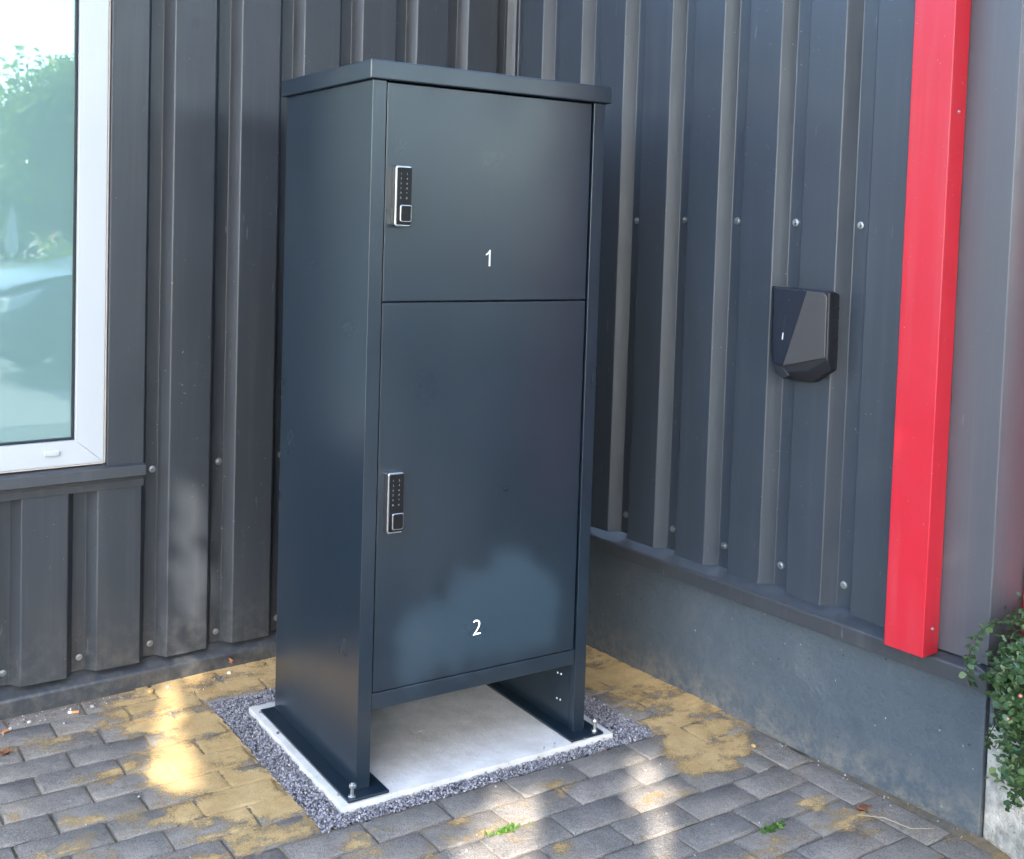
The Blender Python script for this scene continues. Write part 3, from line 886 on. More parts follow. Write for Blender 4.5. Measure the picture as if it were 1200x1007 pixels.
# base plates with their anchor bolts
for x0, x1 in ((-0.036, 0.066), (W-0.066, W+0.036)):
    box('base_plate', (x0, x1, -0.037, D+0.010, -0.0060, 0.0002), M['cab'], cab, 0.0012)
_b = lathe('bolt_proto', [(0, 0.031), (0.0035, 0.031), (0.0042, 0.030), (0.0042, 0.0285), (0.0085, 0.0285), (0.0090, 0.0275), (0.0090, 0.0215), (0.0080, 0.0205), (0.0042, 0.0205), (0.0042, 0.0030), (0.0092, 0.0030), (0.0096, 0.0022), (0.0096, 0.0002), (0, 0.0002)], M['zinc'], None, 6, 20)
BOLT = _b.data; bpy.data.objects.remove(_b)
for x, y, a in ((-0.020, -0.022, 0.0), (W+0.020, -0.020, 0.35)):
    o = bpy.data.objects.new('anchor_bolt', BOLT); link(o, cab)
    o.location = (x, y, 0.0003); o.rotation_euler = (0.03*math.sin(a*9), 0.05*math.cos(a*5), a)

# =================================================================== RED POSTS
def red_post(name, b, label, sc):
    e = tag(empty(name, ((b[0]+b[1])/2, (b[2]+b[3])/2, b[4])), label, 'post')
    o = box('post_casing', (b[0]-e.location.x, b[1]-e.location.x, b[2]-e.location.y, b[3]-e.location.y, 0, b[5]-b[4]), M['red'], e, 0.0022, 3)
    for z in sc:
        s = bpy.data.objects.new('screw', SCREW); link(s, e); s.scale = (.42, .42, .42)
        s.location = ((b[1]-b[0])/2-0.028, b[2]-e.location.y, z); s.rotation_euler = (math.pi/2, 0, 0)
    return e
red_post('red_post', (XR-0.092, XR-0.032, -0.7955, -0.6965, 0.364, 2.2), 'square red metal post on the wall between the charger and the shrub', (0.06, 1.2))
red_post('red_post', (1.152, 1.25, YE-0.078, YE-0.018, 0.364, 2.2), 'red metal post at the right picture edge, round the corner above the shrub', (0.06,))

# =================================================================== WALL CHARGER
ch = tag(empty('wall_charger', (XR-0.036, -0.40, 1.04)), 'black and grey shield shaped charging box mounted on the ribbed wall', 'charger')
def loft(name, polys, mat, parent, bevel):
    """polys: list of (x, [(y,z)...]) with equal point counts, from the wall outwards"""
    bm = bmesh.new(); rings = [[bm.verts.new((x, y, z)) for y, z in p] for x, p in polys]
    for a, b in zip(rings, rings[1:]):
        for i in range(len(a)):
            k = (i+1) % len(a); bm.faces.new([a[i], a[k], b[k], b[i]])
    bm.faces.new(rings[0][::-1]); bm.faces.new(rings[-1])
    return finish(bm, name, mat, parent, bevel, 2)
cy, cz = -0.40, 1.04
def rel(l): return [(y-cy, z-cz) for y, z in l]
shell_back = rel([(-0.302, 1.153), (-0.494, 1.149), (-0.496, 0.965), (-0.440, 0.928), (-0.372, 0.924), (-0.306, 0.985)])
shell_mid = rel([(-0.309, 1.158), (-0.500, 1.155), (-0.502, 0.965), (-0.445, 0.930), (-0.374, 0.926), (-0.313, 0.985)])
shell_front = rel([(-0.327, 1.157), (-0.497, 1.153), (-0.499, 0.992), (-0.446, 0.958), (-0.374, 0.945), (-0.334, 0.966)])
loft('shell', [(0.0, shell_back), (-0.028, shell_mid), (-0.046, shell_front)], M['charger'], ch, 0.004)
# two cover panels meeting on a slanted line
pl = rel([(-0.333, 1.1545), (-0.4335, 1.1530), (-0.3700, 0.9625), (-0.3415, 0.9685)])
pg = rel([(-0.4345, 1.1530), (-0.4850, 1.1515), (-0.4950, 1.1420), (-0.4962, 0.9960), (-0.3710, 0.9625)])
def panel(name, poly, x0, x1, mat):
    return prism(name, poly, 'x', x0, x1, mat, ch, 0.0022, 3)
panel('cover_panel', pl, -0.0505, -0.045, M['charger_blue'])
panel('cover_panel', pg, -0.0520, -0.045, M['charger_grey'])
# socket chin, status slit and light mark, cooling fins
prism('socket_chin', rel([(-0.338, 0.9640), (-0.372, 0.9575), (-0.392, 0.9400), (-0.372, 0.9290), (-0.345, 0.9440)]), 'x', -0.0480, -0.036, M['charger'], ch, 0.003)
prism('status_slit', rel([(-0.3735, 1.0900), (-0.3720, 1.0900), (-0.3685, 1.0420), (-0.3700, 1.0420)]), 'x', -0.0508, -0.050, M['gasket'], ch)
prism('status_mark', rel([(-0.3700, 1.0450), (-0.3668, 1.0450), (-0.3652, 1.0280), (-0.3684, 1.0280)]), 'x', -0.0510, -0.050, M['white_mark'], ch)
for i in range(6):
    z = 1.115 - 0.024*i - cz
    box('cooling_fin', (-0.026, -0.008, -0.1016, -0.0970, z-0.0018, z+0.0018), M['charger'], ch, 0.0008)
o = lathe('sensor', [(0, 0.0004), (0.0022, 0.0004), (0.0022, -0.0004)], M['charger'], ch, 10)
o.location = (-0.0505, -0.383-cy, 1.127-cz); o.rotation_euler = (0, -math.pi/2, 0)

# =================================================================== FOLIAGE
def leaf_mesh(name, P, size, mat, parent=None, seed=1, up=0.5, aspect=0.55, dirs=None):
    """P (N,3) leaf bases; every leaf is a folded four-triangle blade"""
    r = np.random.default_rng(seed); N = len(P)
    d = r.normal(0, 1, (N, 3)) if dirs is None else dirs + r.normal(0, 0.35, (N, 3))
    d /= np.linalg.norm(d, axis=1)[:, None]
    n = r.normal(0, 1, (N, 3)); n[:, 2] = np.abs(n[:, 2]) + up
    s = np.cross(d, n); s /= np.linalg.norm(s, axis=1)[:, None]; n = np.cross(s, d)
    L = (size*r.uniform(0.55, 1.35, N))[:, None]
    wv = s*L*aspect*0.5; up_ = n*L*0.10
    v = np.stack([P, P+d*L*0.30+wv*0.9+up_, P+d*L*0.68+wv*0.85+up_*.8, P+d*L-up_*0.4, P+d*L*0.68-wv*0.85+up_*.8, P+d*L*0.30-wv*0.9+up_], 1)
    f = np.array([(0, 1, 2), (0, 2, 3), (0, 3, 4), (0, 4, 5)])
    Fa = (f[None]+6*np.arange(N)[:, None, None]).reshape(-1, 3)
    return from_arrays(name, v.reshape(-1, 3), Fa, mat, parent)

def crown_points(n, centre, rad, clumps, cr, seed, squash=0.8):
    r = np.random.default_rng(seed)
    c = r.normal(0, 1, (clumps, 3)); c /= np.linalg.norm(c, axis=1)[:, None]
    c *= (r.random(clumps)**0.45)[:, None]
    c = c*np.array(rad) + np.array(centre)
    k = r.integers(0, clumps, n); q = r.normal(0, 1, (n, 3)); q /= np.linalg.norm(q, axis=1)[:, None]
    q *= (r.random(n)**0.5)[:, None]*(cr*r.uniform(0.6, 1.2, clumps)[k])[:, None]; q[:, 2] *= squash
    return c[k]+q, c

def tree(name, base, crown_c, rad, n, clumps, cr, leaf, mat, seed, label, trunk_r=0.16, keep=None):
    e = tag(empty(name, base), label, 'tree')
    P, c = crown_points(n, crown_c, rad, clumps, cr, seed)
    if keep is not None: P = P[keep(P)]
    b = np.array(base)
    leaf_mesh('crown', P-b, leaf, mat, e, seed+1)['kind'] = 'stuff'
    bm = bmesh.new(); top = Vector(crown_c)-Vector(base); r = random.Random(seed)
    fork = Vector((top.x*0.5, top.y*0.5, max(0.6, (top.z-rad[2])*0.98)))
    tube(bm, [(0, 0, -0.1), (fork.x*0.3, fork.y*0.3, fork.z*0.5), fork, fork*0.35+top*0.65], [trunk_r, trunk_r*0.8, trunk_r*0.65, trunk_r*0.25], 9)
    for q in c[:16]:
        q = Vector(q-b); m = fork.lerp(q, 0.5)+Vector((r.uniform(-.2, .2), r.uniform(-.2, .2), 0.15))
        tube(bm, [fork, m, q], [trunk_r*0.4, trunk_r*0.22, 0.012], 6)
    finish(bm, 'trunk', M['bark'], e, 0, 2, 60)
    return e

# --- cotoneaster against the raw concrete at the building corner ---------------------------
def cotoneaster():
    base = Vector((1.22, -1.05, 0.235))
    e = tag(empty('shrub', base), 'small leaved green shrub with coral buds at the right wall corner', 'shrub')
    r = random.Random(21); bm = bmesh.new(); P, Dr, buds = [], [], []
    tips = []
    for i in range(190):
        z = r.uniform(0.17, 0.51); xm = 0.845 + max(0, .36-z)*.62 + max(0, z-.42)*.9
        y = r.uniform(-1.10, -0.930)
        tips.append((xm + (y+1.02)*1.8 - 0.004 + 0.5*r.random()**1.7, y, z))
    runs = []
    for t in tips:
        t = Vector(t)
        k = 0.25 + 0.55*r.random()
        s = base + Vector((r.uniform(-.06, .06), r.uniform(-.06, .06), 0.0))
        mid = s.lerp(t, 0.55) + Vector((r.uniform(-.05, .05), r.uniform(-.04, .04), 0.05+0.09*r.random()))
        pts = [(1-u)**2*s + 2*u*(1-u)*mid + u*u*t for u in [q/14 for q in range(15)]]
        runs.append(pts)
    # the sprig that reaches out over the flashing and hangs down
    runs.append([Vector(p) for p in ((1.16, -1.00, 0.44), (1.09, -0.985, 0.475), (1.03, -0.97, 0.49), (0.975, -0.955, 0.492), (0.925, -0.95, 0.482), (0.893, -0.95, 0.462), (0.880, -0.95, 0.435), (0.878, -0.95, 0.405), (0.884, -0.95, 0.385))])
    runs.append([Vector(p) for p in ((1.10, -0.985, 0.35), (1.05, -0.955, 0.30), (1.01, -0.945, 0.262), (0.99, -0.94, 0.235), (0.985, -0.94, 0.215))])
    for ir, pts in enumerate(runs):
        special = ir >= len(runs)-2
        tube(bm, [p-base for p in pts], [0.0026-0.0018*i/len(pts) if not special else 0.0012 for i in range(len(pts))], 5)
        i0 = 0 if special else int(len(pts)*0.30)
        for a, b in zip(pts[i0:], pts[i0+1:]):
            m = max(2, int((b-a).length/(0.0032 if special else 0.0045)))
            t = (b-a).normalized()
            for q in range(m):
                p = a.lerp(b, (q+r.random()*0.5)/m)
                side = t.cross(Vector((r.uniform(-.4, .4), r.uniform(-.4, .4), 1))).normalized()*(1 if q % 2 else -1)
                dd = side*0.8 + t*0.45 + Vector((0, -0.25, 0.12))
                P.append(p-base + side*0.002); Dr.append(dd)
                for _ in range(0 if special else 2):
                    P.append(p-base + Vector((r.gauss(0, .012), r.gauss(0, .012), r.gauss(0, .012)))); Dr.append(dd + Vector((r.gauss(0, .5), r.gauss(0, .5), r.gauss(0, .5))))
                if r.random() < 0.022: buds.append(p-base+side*0.010+Vector((0, -0.006, 0.004)))
    finish(bm, 'stems', M['twig'], e, 0, 2, 60)['kind'] = 'stuff'
    o = leaf_mesh('foliage', np.array([tuple(p) for p in P]), 0.0135, M['coto'], e, 5, up=0.7, aspect=0.85, dirs=np.array([tuple(x) for x in Dr]))
    o['kind'] = 'stuff'
    bm = bmesh.new()
    for p in buds:
        bmesh.ops.create_icosphere(bm, subdivisions=1, radius=r.uniform(0.0026, 0.0042), matrix=Matrix.Translation(p))
    finish(bm, 'buds', M['berry'], e, 0, 2, 180)['kind'] = 'stuff'
cotoneaster()

# --- unseen tree added to shade this corner; gaps cut in its crown shape the light patches --------------
E1 = Vector((0, 0, 1)).cross(SUN).normalized(); E2 = SUN.cross(E1)
e1, e2, sN = np.array(E1), np.array(E2), np.array(SUN)
def ab(p): p = np.atleast_2d(np.array(p, float)); return np.stack([p @ e1, p @ e2], -1)
def CW(x, z): q = C2W(x, 0.0); return (q[0], q[1], z)
thin = []  # outlines of the wanted light patches, cut out of the added crown
thin.append((ab([CW(0.055, 0.405), CW(0.13, 0.44), CW(0.22, 0.485), CW(0.31, 0.525), CW(0.40, 0.53), CW(0.48, 0.505), CW(0.55, 0.43), CW(0.60, 0.34), CW(0.615, 0.19), CW(0.10, 0.19), CW(0.085, 0.24)]), 1.0))
thin.append((ab([(0.22, -0.14, ZP), (0.55, -0.14, ZP), (0.38, -0.34, ZP), (0.24, -0.52, ZP), (-0.10, -0.52, ZP), (0.05, -0.30, ZP)]), 1.0))
thin.append((ab([(0.69, -0.13, ZP), (0.76, -0.20, ZP), (0.64, -0.38, ZP), (0.44, -0.64, ZP), (0.32, -0.64, ZP), (0.54, -0.30, ZP)]), 1.0))
thin.append((ab([(-0.13, YB, 0.60), (0.01, YB, 0.58), (0.01, YB, 0.02), (-0.14, 0.62, ZP), (-0.25, 0.18, ZP), (-0.38, 0.22, ZP), (-0.27, 0.66, ZP), (-0.13, YB, 0.02)]), 1.0))
def keep_leaf(P):
    r = np.random.default_rng(5); q = ab(P); k = np.ones(len(P), bool)
    X = q[:, 0] + r.normal(0, 0.008, len(P)); Y = q[:, 1] + r.normal(0, 0.008, len(P))
    for poly, prob in thin:
        k &= ~(inside([tuple(v) for v in poly], X, Y) & (r.random(len(P)) < prob))
    return k
_b = 0.82; _a = ab([(0.25, 0.15, 0.75)])[0]; _r = ab([(1.05, -0.9, 0.0), (-0.6, 0.86, 0.0)])[:, 0].mean()
CT = np.array((0.25, 0.15, 0.75)) + e1*(_r-_a[0]) + e2*(_b-_a[1]) + sN*6.4
def added_shade_tree():
    base = (CT[0]-0.5, CT[1]-0.9, -0.06)
    e = tag(empty('added_shade_tree', base), 'unseen leafy tree added behind the viewer to shade the corner, with gaps cut for light patches', 'tree')
    r = np.random.default_rng(3)
    n = 90000
    u = r.uniform(-1, 1, (n*3, 3)); u = u[(u**2).sum(1) < 1][:n]
    P = CT + u[:, :1]*e1*1.95 + u[:, 1:2]*e2*1.95 + u[:, 2:3]*sN*1.3
    P = P + (vnoise(P[:, 0]+P[:, 2], P[:, 1]-P[:, 2], 1.2, 31, 2)[:, None]-0.5)*0.6*sN
    P = P[keep_leaf(P)]
    leaf_mesh('crown', P-np.array(base), 0.055, M['leaf'], e, 9, up=0.9, aspect=0.75)['kind'] = 'stuff'
    bm = bmesh.new(); c = Vector(CT)-Vector(base)
    fork = Vector((0.1, 0.1, c.z-1.9))
    tube(bm, [(0, 0, -0.1), (0.03, 0.02, fork.z*0.5), fork], [0.15, 0.12, 0.10], 10)
    rr = random.Random(2)
    for i in range(14):
        a = rr.uniform(0, 6.28); q = c + Vector((math.cos(a)*rr.uniform(.6, 1.7), math.sin(a)*rr.uniform(.5, 1.3), rr.uniform(-.6, 1.4)))
        tube(bm, [fork, fork.lerp(q, .5)+Vector((0, 0, .2)), q], [0.05, 0.03, 0.008], 6)
    finish(bm, 'trunk', M['bark'], e, 0, 2, 60)
added_shade_tree()

# --- what the window and the paint mirror: yard, shrubs, trees, a parked car; plus two trees added to dim the front light -------------------
tree('broadleaf_tree', (8.6, -27, -0.06), (8.4, -26, 2.9), (3.6, 3.2, 2.7), 34000, 150, 0.95, 0.20, M['leaf_far'], 41, 'tall bright green tree mirrored in the window glass', 0.22)
tree('broadleaf_tree', (-9, -22, -0.06), (-9, -22, 4.0), (4.5, 3.5, 3.2), 12000, 80, 1.2, 0.28, M['leaf_far'], 43, 'broad tree far out to the left of the yard', 0.25)
tree('broadleaf_tree', (0.3, -11.6, -0.06), (0.2, -11.2, 6.9), (3.6, 3.4, 3.0), 26000, 120, 1.2, 0.26, M['leaf'], 47, 'large unseen tree added straight out in front of the cabinet to block sky light', 0.26)  # unseen, added to block sky light from straight ahead
tree('broadleaf_tree', (7.2, -9.2, -0.06), (6.9, -8.9, 6.7), (3.4, 3.2, 2.9), 24000, 110, 1.2, 0.26, M['leaf'], 48, 'large unseen tree added out to the right to dim the light from the front', 0.26)  # unseen, added as a further blocker of light from the front
def hedge():
    r = np.random.default_rng(8); n = 16000
    P = np.stack([r.uniform(-30, 34, n), -31 + r.normal(0, 0.6, n), r.uniform(-0.06, 2.3, n)], -1)
    P[:, 2] += 0.5*np.sin(P[:, 0]*0.9)*(P[:, 2]/2.3)
    o = leaf_mesh('hedge', P, 0.42, M['leaf_far'], None, 77)
    tag(o, 'long green hedge along the far side of the yard', 'hedge', kind='stuff')
hedge()
def flower_bush(base, rad, n, seed, label):
    e = tag(empty('flower_bush', base), label, 'shrub')
    P, c = crown_points(n, (0, 0, rad[2]*0.9), rad, 30, 0.28, seed)
    leaf_mesh('foliage', P, 0.10, M['leaf_far'], e, seed+1)['kind'] = 'stuff'
    Q, _ = crown_points(260, (0, 0.1, rad[2]), (rad[0]*1.1, rad[1]*1.15, rad[2]*1.05), 40, 0.2, seed+2)
    leaf_mesh('blossoms', Q, 0.09, M['flower'], e, seed+3, aspect=0.95)['kind'] = 'stuff'
    bm = bmesh.new()
    for q in c[:10]: tube(bm, [(0, 0, -0.02), (q[0]*.4, q[1]*.4, q[2]*.6), tuple(q)], [0.02, 0.014, 0.006], 5)
    finish(bm, 'stems', M['twig'], e, 0, 2, 60)['kind'] = 'stuff'
flower_bush((3.75, -13.2, -0.06), (0.9, 0.7, 0.55), 2600, 61, 'rose bush with pink and yellow blossoms mirrored low in the window')
flower_bush((5.6, -13.6, -0.06), (1.0, 0.7, 0.5), 2600, 65, 'rounder flowering bush to the right of the rose bush')
def parasol(base):
    e = tag(empty('parasol', base), 'closed white parasol on its stand mirrored in the window', 'parasol')
    lathe('pole', [(0, 0), (0.022, 0), (0.022, 2.45), (0, 2.45)], M['zinc'], e, 10)
    lathe('stand', [(0, 0.07), (0.05, 0.07), (0.24, 0.05), (0.26, 0.0), (0, 0)], M['raw_concrete'], e, 20)
    n = 24; bm = bmesh.new(); rings = []
    for z, r0 in ((0.85, 0.13), (1.1, 0.16), (1.5, 0.14), (1.95, 0.10), (2.3, 0.045), (2.42, 0.02)):
        rings.append([bm.verts.new(((r0*(1+0.28*(-1)**i))*math.cos(2*math.pi*i/n), (r0*(1+0.28*(-1)**i))*math.sin(2*math.pi*i/n), z)) for i in range(n)])
    for a, b in zip(rings, rings[1:]):
        for i in range(n): bm.faces.new([a[i], a[(i+1) % n], b[(i+1) % n], b[i]])
    bm.faces.new(rings[0][::-1]); bm.faces.new(rings[-1])
    finish(bm, 'folded_canopy', M['pvc'], e, 0, 2, 30)
    e.scale = (0.6, 0.6, 0.6)
parasol((4.67, -21.0, -0.06))

M['car_paint'] = simple('dark blue car paint', (0.012, 0.02, 0.026), 0.18, 0.0, 0.6)
M['car_glass'] = simple('dark car glass', (0.01, 0.013, 0.014), 0.04, 0.0, 0.8)
M['tyre'] = simple('tyre rubber', (0.02, 0.02, 0.02), 0.8)
M['lamp'] = simple('clear lamp glass', (0.6, 0.62, 0.64), 0.08, 0.3)
M['tail'] = simple('red lamp glass', (0.4, 0.01, 0.01), 0.1)
def car(loc, rz):
    e = tag(empty('parked_car', loc, rz), 'dark blue hatchback parked in the yard, mirrored in the window', 'car')
    # stations along the length: x, half width, sill z, belt z, upper half width, upper z
    S = [(-2.05, .55, .36, .72, .45, .76), (-2.0, .74, .28, .86, .62, .92), (-1.75, .84, .24, .93, .66, 1.25), (-1.2, .87, .22, .95, .62, 1.44), (-.4, .88, .21, .95, .61, 1.49),
         (.3, .88, .21, .94, .63, 1.40), (.75, .88, .21, .93, .70, 1.12), (1.02, .88, .21, .92, .74, .97), (1.5, .87, .22, .86, .72, .90), (1.9, .80, .26, .74, .66, .80), (2.08, .62, .34, .60, .52, .66)]
    bm = bmesh.new(); rings = []
    for x, w, s, b, uw, u in S:
        p = [(-w*.86, s), (w*.86, s), (w, s+.16), (w*1.005, (s+b)/2), (w*.97, b), (uw, (b*.35+u*.65) if u-b > .15 else b+(u-b)*.6), (uw*.82, u), (-uw*.82, u), (-uw, (b*.35+u*.65) if u-b > .15 else b+(u-b)*.6), (-w*.97, b), (-w*1.005, (s+b)/2), (-w, s+.16)]
        rings.append([bm.verts.new((x, y, z)) for y, z in p])
    for a, b in zip(rings, rings[1:]):
        for i in range(12): bm.faces.new([a[i], a[(i+1) % 12], b[(i+1) % 12], b[i]])
    bm.faces.new(rings[0][::-1]); bm.faces.new(rings[-1])
    body = finish(bm, 'body', M['car_paint'], e, 0, 2, 40)
    sub = body.modifiers.new('sub', 'SUBSURF'); sub.levels = 2; sub.render_levels = 2
    for sg in (-1, 1):
        for nm, q in (('side_window', [(.62, .885, .96), (.02, .885, .97), (.02, .63, 1.40), (.25, .64, 1.37)]), ('side_window', [(-.06, .885, .97), (-.95, .88, .98), (-.98, .64, 1.38), (-.06, .625, 1.42)]), ('side_window', [(-1.02, .87, .98), (-1.55, .83, 1.0), (-1.32, .66, 1.33), (-1.05, .64, 1.375)])):
            from_lists(nm, [(x, sg*(y+.008), z) for x, y, z in q] + [(x, sg*(y-.03), z) for x, y, z in q], [(0, 1, 2, 3), (4, 7, 6, 5), (0, 4, 5, 1), (1, 5, 6, 2), (2, 6, 7, 3), (3, 7, 4, 0)], M['car_glass'], e)
        for x in (-1.3, 1.32):
            wh = empty('wheel', (x, sg*.80, .31), 0, e)
            t = lathe('tyre', [(.19, -.1), (.28, -.1), (.31, -.06), (.31, .06), (.28, .1), (.19, .1), (.19, -.1)], M['tyre'], wh, 28); t.rotation_euler = (math.pi/2, 0, 0)
            rm = lathe('rim', [(0, .085), (.05, .085), (.07, .06), (.16, .075), (.192, .095), (.192, -.09), (0, -.09)], M['chrome'], wh, 20); rm.rotation_euler = (-sg*math.pi/2, 0, 0)
        h = prism('headlight', [(1.78, .66), (1.99, .60), (1.97, .70), (1.72, .78)], 'y', sg*.60, sg*.78, M['lamp'], e, 0.01)
        tl = prism('tail_light', [(-2.0, .72), (-1.88, .74), (-1.82, 1.0), (-1.92, .98)], 'y', sg*.56, sg*.76, M['tail'], e, 0.01)
        box('mirror', (.52, .68, min(sg*.92, sg*1.06), max(sg*.92, sg*1.06), .96, 1.08), M['car_paint'], e, 0.03)
    from_lists('windscreen', [(.93, .66, 1.03), (.93, -.66, 1.03), (.36, -.53, 1.405), (.36, .53, 1.405), (.90, .66, .99), (.90, -.66, .99), (.33, -.53, 1.365), (.33, .53, 1.365)], [(0, 1, 2, 3), (4, 7, 6, 5), (0, 4, 5, 1), (1, 5, 6, 2), (2, 6, 7, 3), (3, 7, 4, 0)], M['car_glass'], e)
    from_lists('rear_window', [(-1.86, .58, 1.06), (-1.86, -.58, 1.06), (-1.50, -.5, 1.37), (-1.50, .5, 1.37), (-1.82, .58, 1.03), (-1.82, -.58, 1.03), (-1.46, -.5, 1.33), (-1.46, .5, 1.33)], [(0, 3, 2, 1), (4, 5, 6, 7), (0, 1, 5, 4), (1, 2, 6, 5), (2, 3, 7, 6), (3, 0, 4, 7)], M['car_glass'], e)
car((2.75, -5.9, -0.06), math.radians(176))

# =================================================================== SMALL THINGS ON THE GROUND
def pebble(loc, s, mat, label, seed, cat='pebble', group=None):
    r = random.Random(seed); bm = bmesh.new()
    bmesh.ops.create_icosphere(bm, subdivisions=2, radius=1.0)
    for v in bm.verts:
        v.co *= 1+r.uniform(-.12, .12); v.co.x *= s[0]; v.co.y *= s[1]; v.co.z *= s[2]
    o = finish(bm, 'pebble', mat, None, 0, 2, 60); o.location = (loc[0], loc[1], ZP+s[2]*0.8); o.rotation_euler = (0, 0, r.uniform(0, 6))
    return tag(o, label, cat, group)
M['peb_y'] = simple('yellow pebble', (0.46, 0.30, 0.12), 0.7, var=0.2, scale=80)
M['peb_w'] = simple('white pebble', (0.62, 0.60, 0.56), 0.7, var=0.2, scale=80)
M['peb_g'] = simple('grey pebble', (0.28, 0.26, 0.24), 0.8, var=0.3, scale=80)
M['filter'] = simple('cigarette filter', (0.55, 0.24, 0.10), 0.7, var=0.3, scale=200)
M['paper'] = simple('cigarette paper', (0.72, 0.69, 0.63), 0.7)
M['dry'] = simple('dry brown leaf', (0.26, 0.10, 0.045), 0.7, var=0.4, scale=60)
M['straw'] = simple('dry straw', (0.42, 0.33, 0.20), 0.8, var=0.2, scale=80)
M['weed'] = island_material('fresh weed', [(0, (0.05, 0.13, 0.02)), (1, (0.14, 0.26, 0.05))], 0.6, 0.3)
pebble((-0.185, 0.805), (0.0125, 0.0095, 0.0075), M['peb_y'], 'ochre pebble at the foot of the back wall, left of the cabinet', 1)
pebble((-0.345, 0.795), (0.0080, 0.0060, 0.0050), M['peb_g'], 'grey pebble beside the cigarette butt at the back wall', 2)
pebble((-0.505, 0.790), (0.0062, 0.0048, 0.0036), M['peb_w'], 'whitish pebble on the pavers below the window', 3)
pebble((-0.135, 0.812), (0.0050, 0.0040, 0.0030), M['peb_w'], 'tiny white pebble right of the ochre pebble at the back wall', 4)
pebble((0.045, 0.812), (0.0070, 0.0050, 0.0050), M['peb_w'], 'white stone crumb under the brown leaf by the back wall', 5)
pebble((0.965, -0.335), (0.0070, 0.0055, 0.0045), M['peb_y'], 'ochre stone at the end of the sand by the right plinth', 6)
def butt(loc, rz, label):
    e = tag(empty('cigarette_butt', (loc[0], loc[1], ZP+0.0045), rz), label, 'cigarette butt')
    for nm, a, b, m in (('filter', -0.012, 0.006, M['filter']), ('paper', 0.0062, 0.014, M['paper'])):
        bm = bmesh.new(); tube(bm, [(a, 0, 0), ((a+b)/2, 0.0006, 0.0003), (b, 0, 0)], [0.0038, 0.0040, 0.0035], 10)
        finish(bm, nm, m, e, 0, 2, 50)
butt((-0.395, 0.785), 2.7, 'orange cigarette butt on the pavers near the back wall')
butt((-0.565, 0.765), 0.5, 'pale crushed cigarette butt at the left picture edge below the window')
def dry_leaf(loc, s, rz, tilt, label, mat):
    v, f = [], []
    for i in range(7):
        t = i/6; w = math.sin(math.pi*min(1, t*0.93+0.05))**0.8*0.36
        for j in (-1, 0, 1):
            v.append(((t-0.5)*s, j*w*s, s*(0.18*abs(j)+0.22*(t-0.5)**2*4*0.4) + 0.003*math.sin(7*t+2*j)))
    for i in range(6):
        for j in range(2): f.append((3*i+j, 3*i+3+j, 3*i+4+j, 3*i+1+j))
    o = from_lists('dry_leaf', v, f, mat, None, True)
    so = o.modifiers.new('t', 'SOLIDIFY'); so.thickness = 0.0006
    o.location = loc; o.rotation_euler = (tilt, 0.2, rz)
    return tag(o, label, 'leaf')
dry_leaf((0.050, 0.822, 0.012), 0.040, 1.2, 1.1, 'curled brown leaf leaning on the back wall flashing', M['dry'])
dry_leaf((-0.600, 0.640, ZP+0.004), 0.030, 0.4, 0.1, 'small rust coloured leaf lying on the pavers at left', M['dry'])
dry_leaf((0.930, -0.690, ZP+0.003), 0.034, 2.4, 0.1, 'brown leaf scrap in a paver joint near the right plinth', M['dry'])
def weed(loc, n, spread, seed, label):
    e = tag(empty('weed', (loc[0], loc[1], ZP-0.003)), label, 'weed'); r = np.random.default_rng(seed)
    P = np.stack([r.normal(0, spread, n), r.normal(0, 0.0035, n), r.uniform(0.001, 0.006, n)], -1)
    c, s = math.cos(PA), math.sin(PA); P[:, 0], P[:, 1] = c*P[:, 0]-s*P[:, 1], s*P[:, 0]+c*P[:, 1]
    d = r.normal(0, 1, (n, 3)); d[:, 2] = np.abs(d[:, 2])+0.3
    leaf_mesh('leaves', P, 0.011, M['weed'], e, seed, up=0.2, aspect=0.6, dirs=d)['kind'] = 'stuff'
    bm = bmesh.new(); tube(bm, [(-0.01, 0, -0.004), (0, 0, 0.002), (0.012, 0, 0.004)], [0.0007]*3, 4)
    finish(bm, 'stem', M['weed'], e)
weed((0.195, -0.305), 90, 0.018, 3, 'small green weed in the paver joint in front of the cabinet')
weed((0.690, -0.625), 80, 0.017, 4, 'small green weed in the joint near the painted plinth')
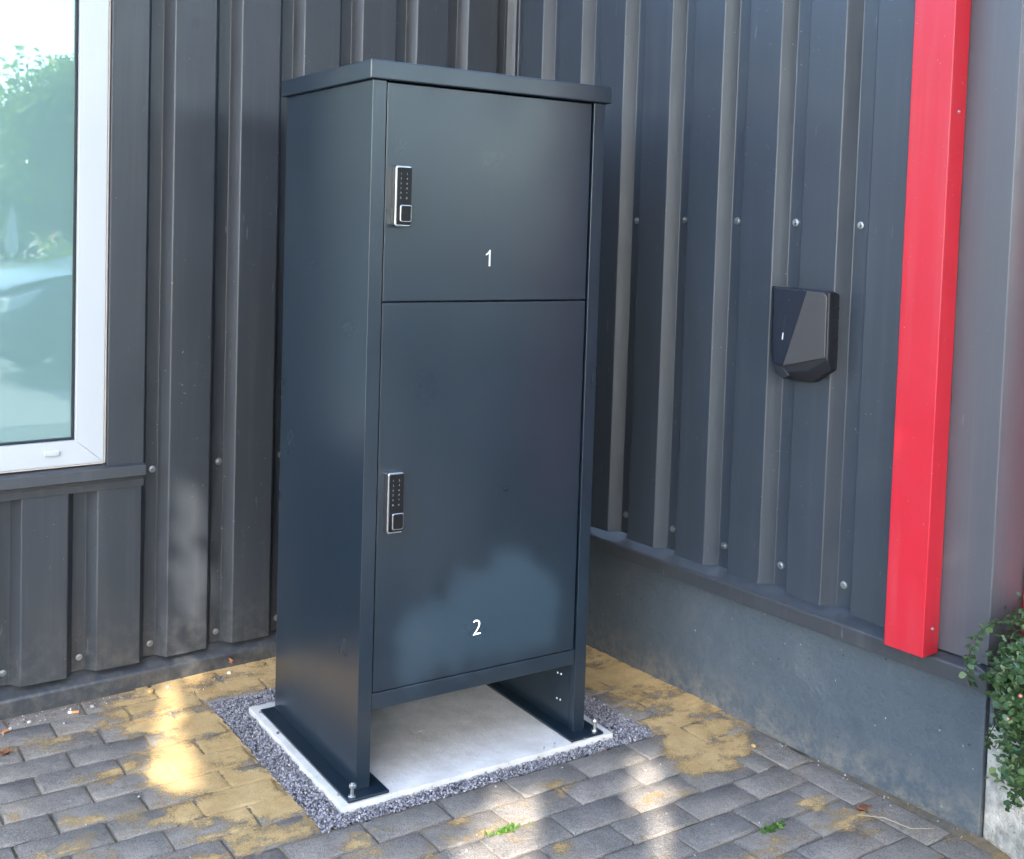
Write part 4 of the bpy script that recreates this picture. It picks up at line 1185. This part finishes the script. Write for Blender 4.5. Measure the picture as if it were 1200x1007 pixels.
def crumbs():
    r = np.random.default_rng(14); n = 420
    a = np.stack([r.uniform(-0.75, 0.2, n), YB-0.02-np.abs(r.normal(0, 0.045, n))], -1)
    b = np.stack([r.uniform(-0.7, 0.9, 260), r.uniform(-0.7, 0.7, 260)], -1)
    c = np.stack([XR-0.012-np.abs(r.normal(0, 0.02, 120)), r.uniform(-0.9, 0.6, 120)], -1)
    Q = np.vstack([a, b, c]); fx = ca*(Q[:, 0]-FO.x)+sa*(Q[:, 1]-FO.y); fy = -sa*(Q[:, 0]-FO.x)+ca*(Q[:, 1]-FO.y)
    Q = Q[~((fx > GR[0]) & (fx < GR[1]) & (fy > GR[2]) & (fy < GR[3]))]
    N = len(Q); ov = np.array([(1,0,0),(0,1,0),(-1,0,0),(0,-1,0),(0,0,1),(0,0,-1)], float)
    of = np.array([(0,1,4),(1,2,4),(2,3,4),(3,0,4),(1,0,5),(2,1,5),(3,2,5),(0,3,5)])
    V = ov[None]*(r.uniform(0.0008, 0.0026, N)[:, None]*r.uniform(.5, 1.4, (N, 3)))[:, None, :]+r.normal(0, .0003, (N, 6, 3))
    V += np.concatenate([Q, np.full((N, 1), ZP+0.001)], 1)[:, None, :]
    m = island_material('mixed litter crumbs', [(0, (0.08, 0.06, 0.045)), (0.3, (0.24, 0.12, 0.06)), (0.55, (0.35, 0.27, 0.17)), (0.8, (0.6, 0.57, 0.52)), (1, (0.7, 0.69, 0.66))], 0.8)
    o = from_arrays('litter_crumbs', V.reshape(-1, 3), (of[None]+6*np.arange(N)[:, None, None]).reshape(-1, 3), m)
    tag(o, 'fine crumbs of grit and dry litter scattered on the pavers', 'litter', kind='stuff')
crumbs()
bm = bmesh.new()
tube(bm, [(0.90, -0.70, ZP+.004), (0.925, -0.745, ZP+.010), (0.945, -0.80, ZP+.004), (0.985, -0.83, ZP+.006), (0.95, -0.845, ZP+.003)], [0.0007, 0.0008, 0.0007, 0.0007, 0.0005], 5)
tag(finish(bm, 'straw', M['straw'], None, 0, 2, 60), 'long bent dry straw on the pavers before the plinth end', 'straw')
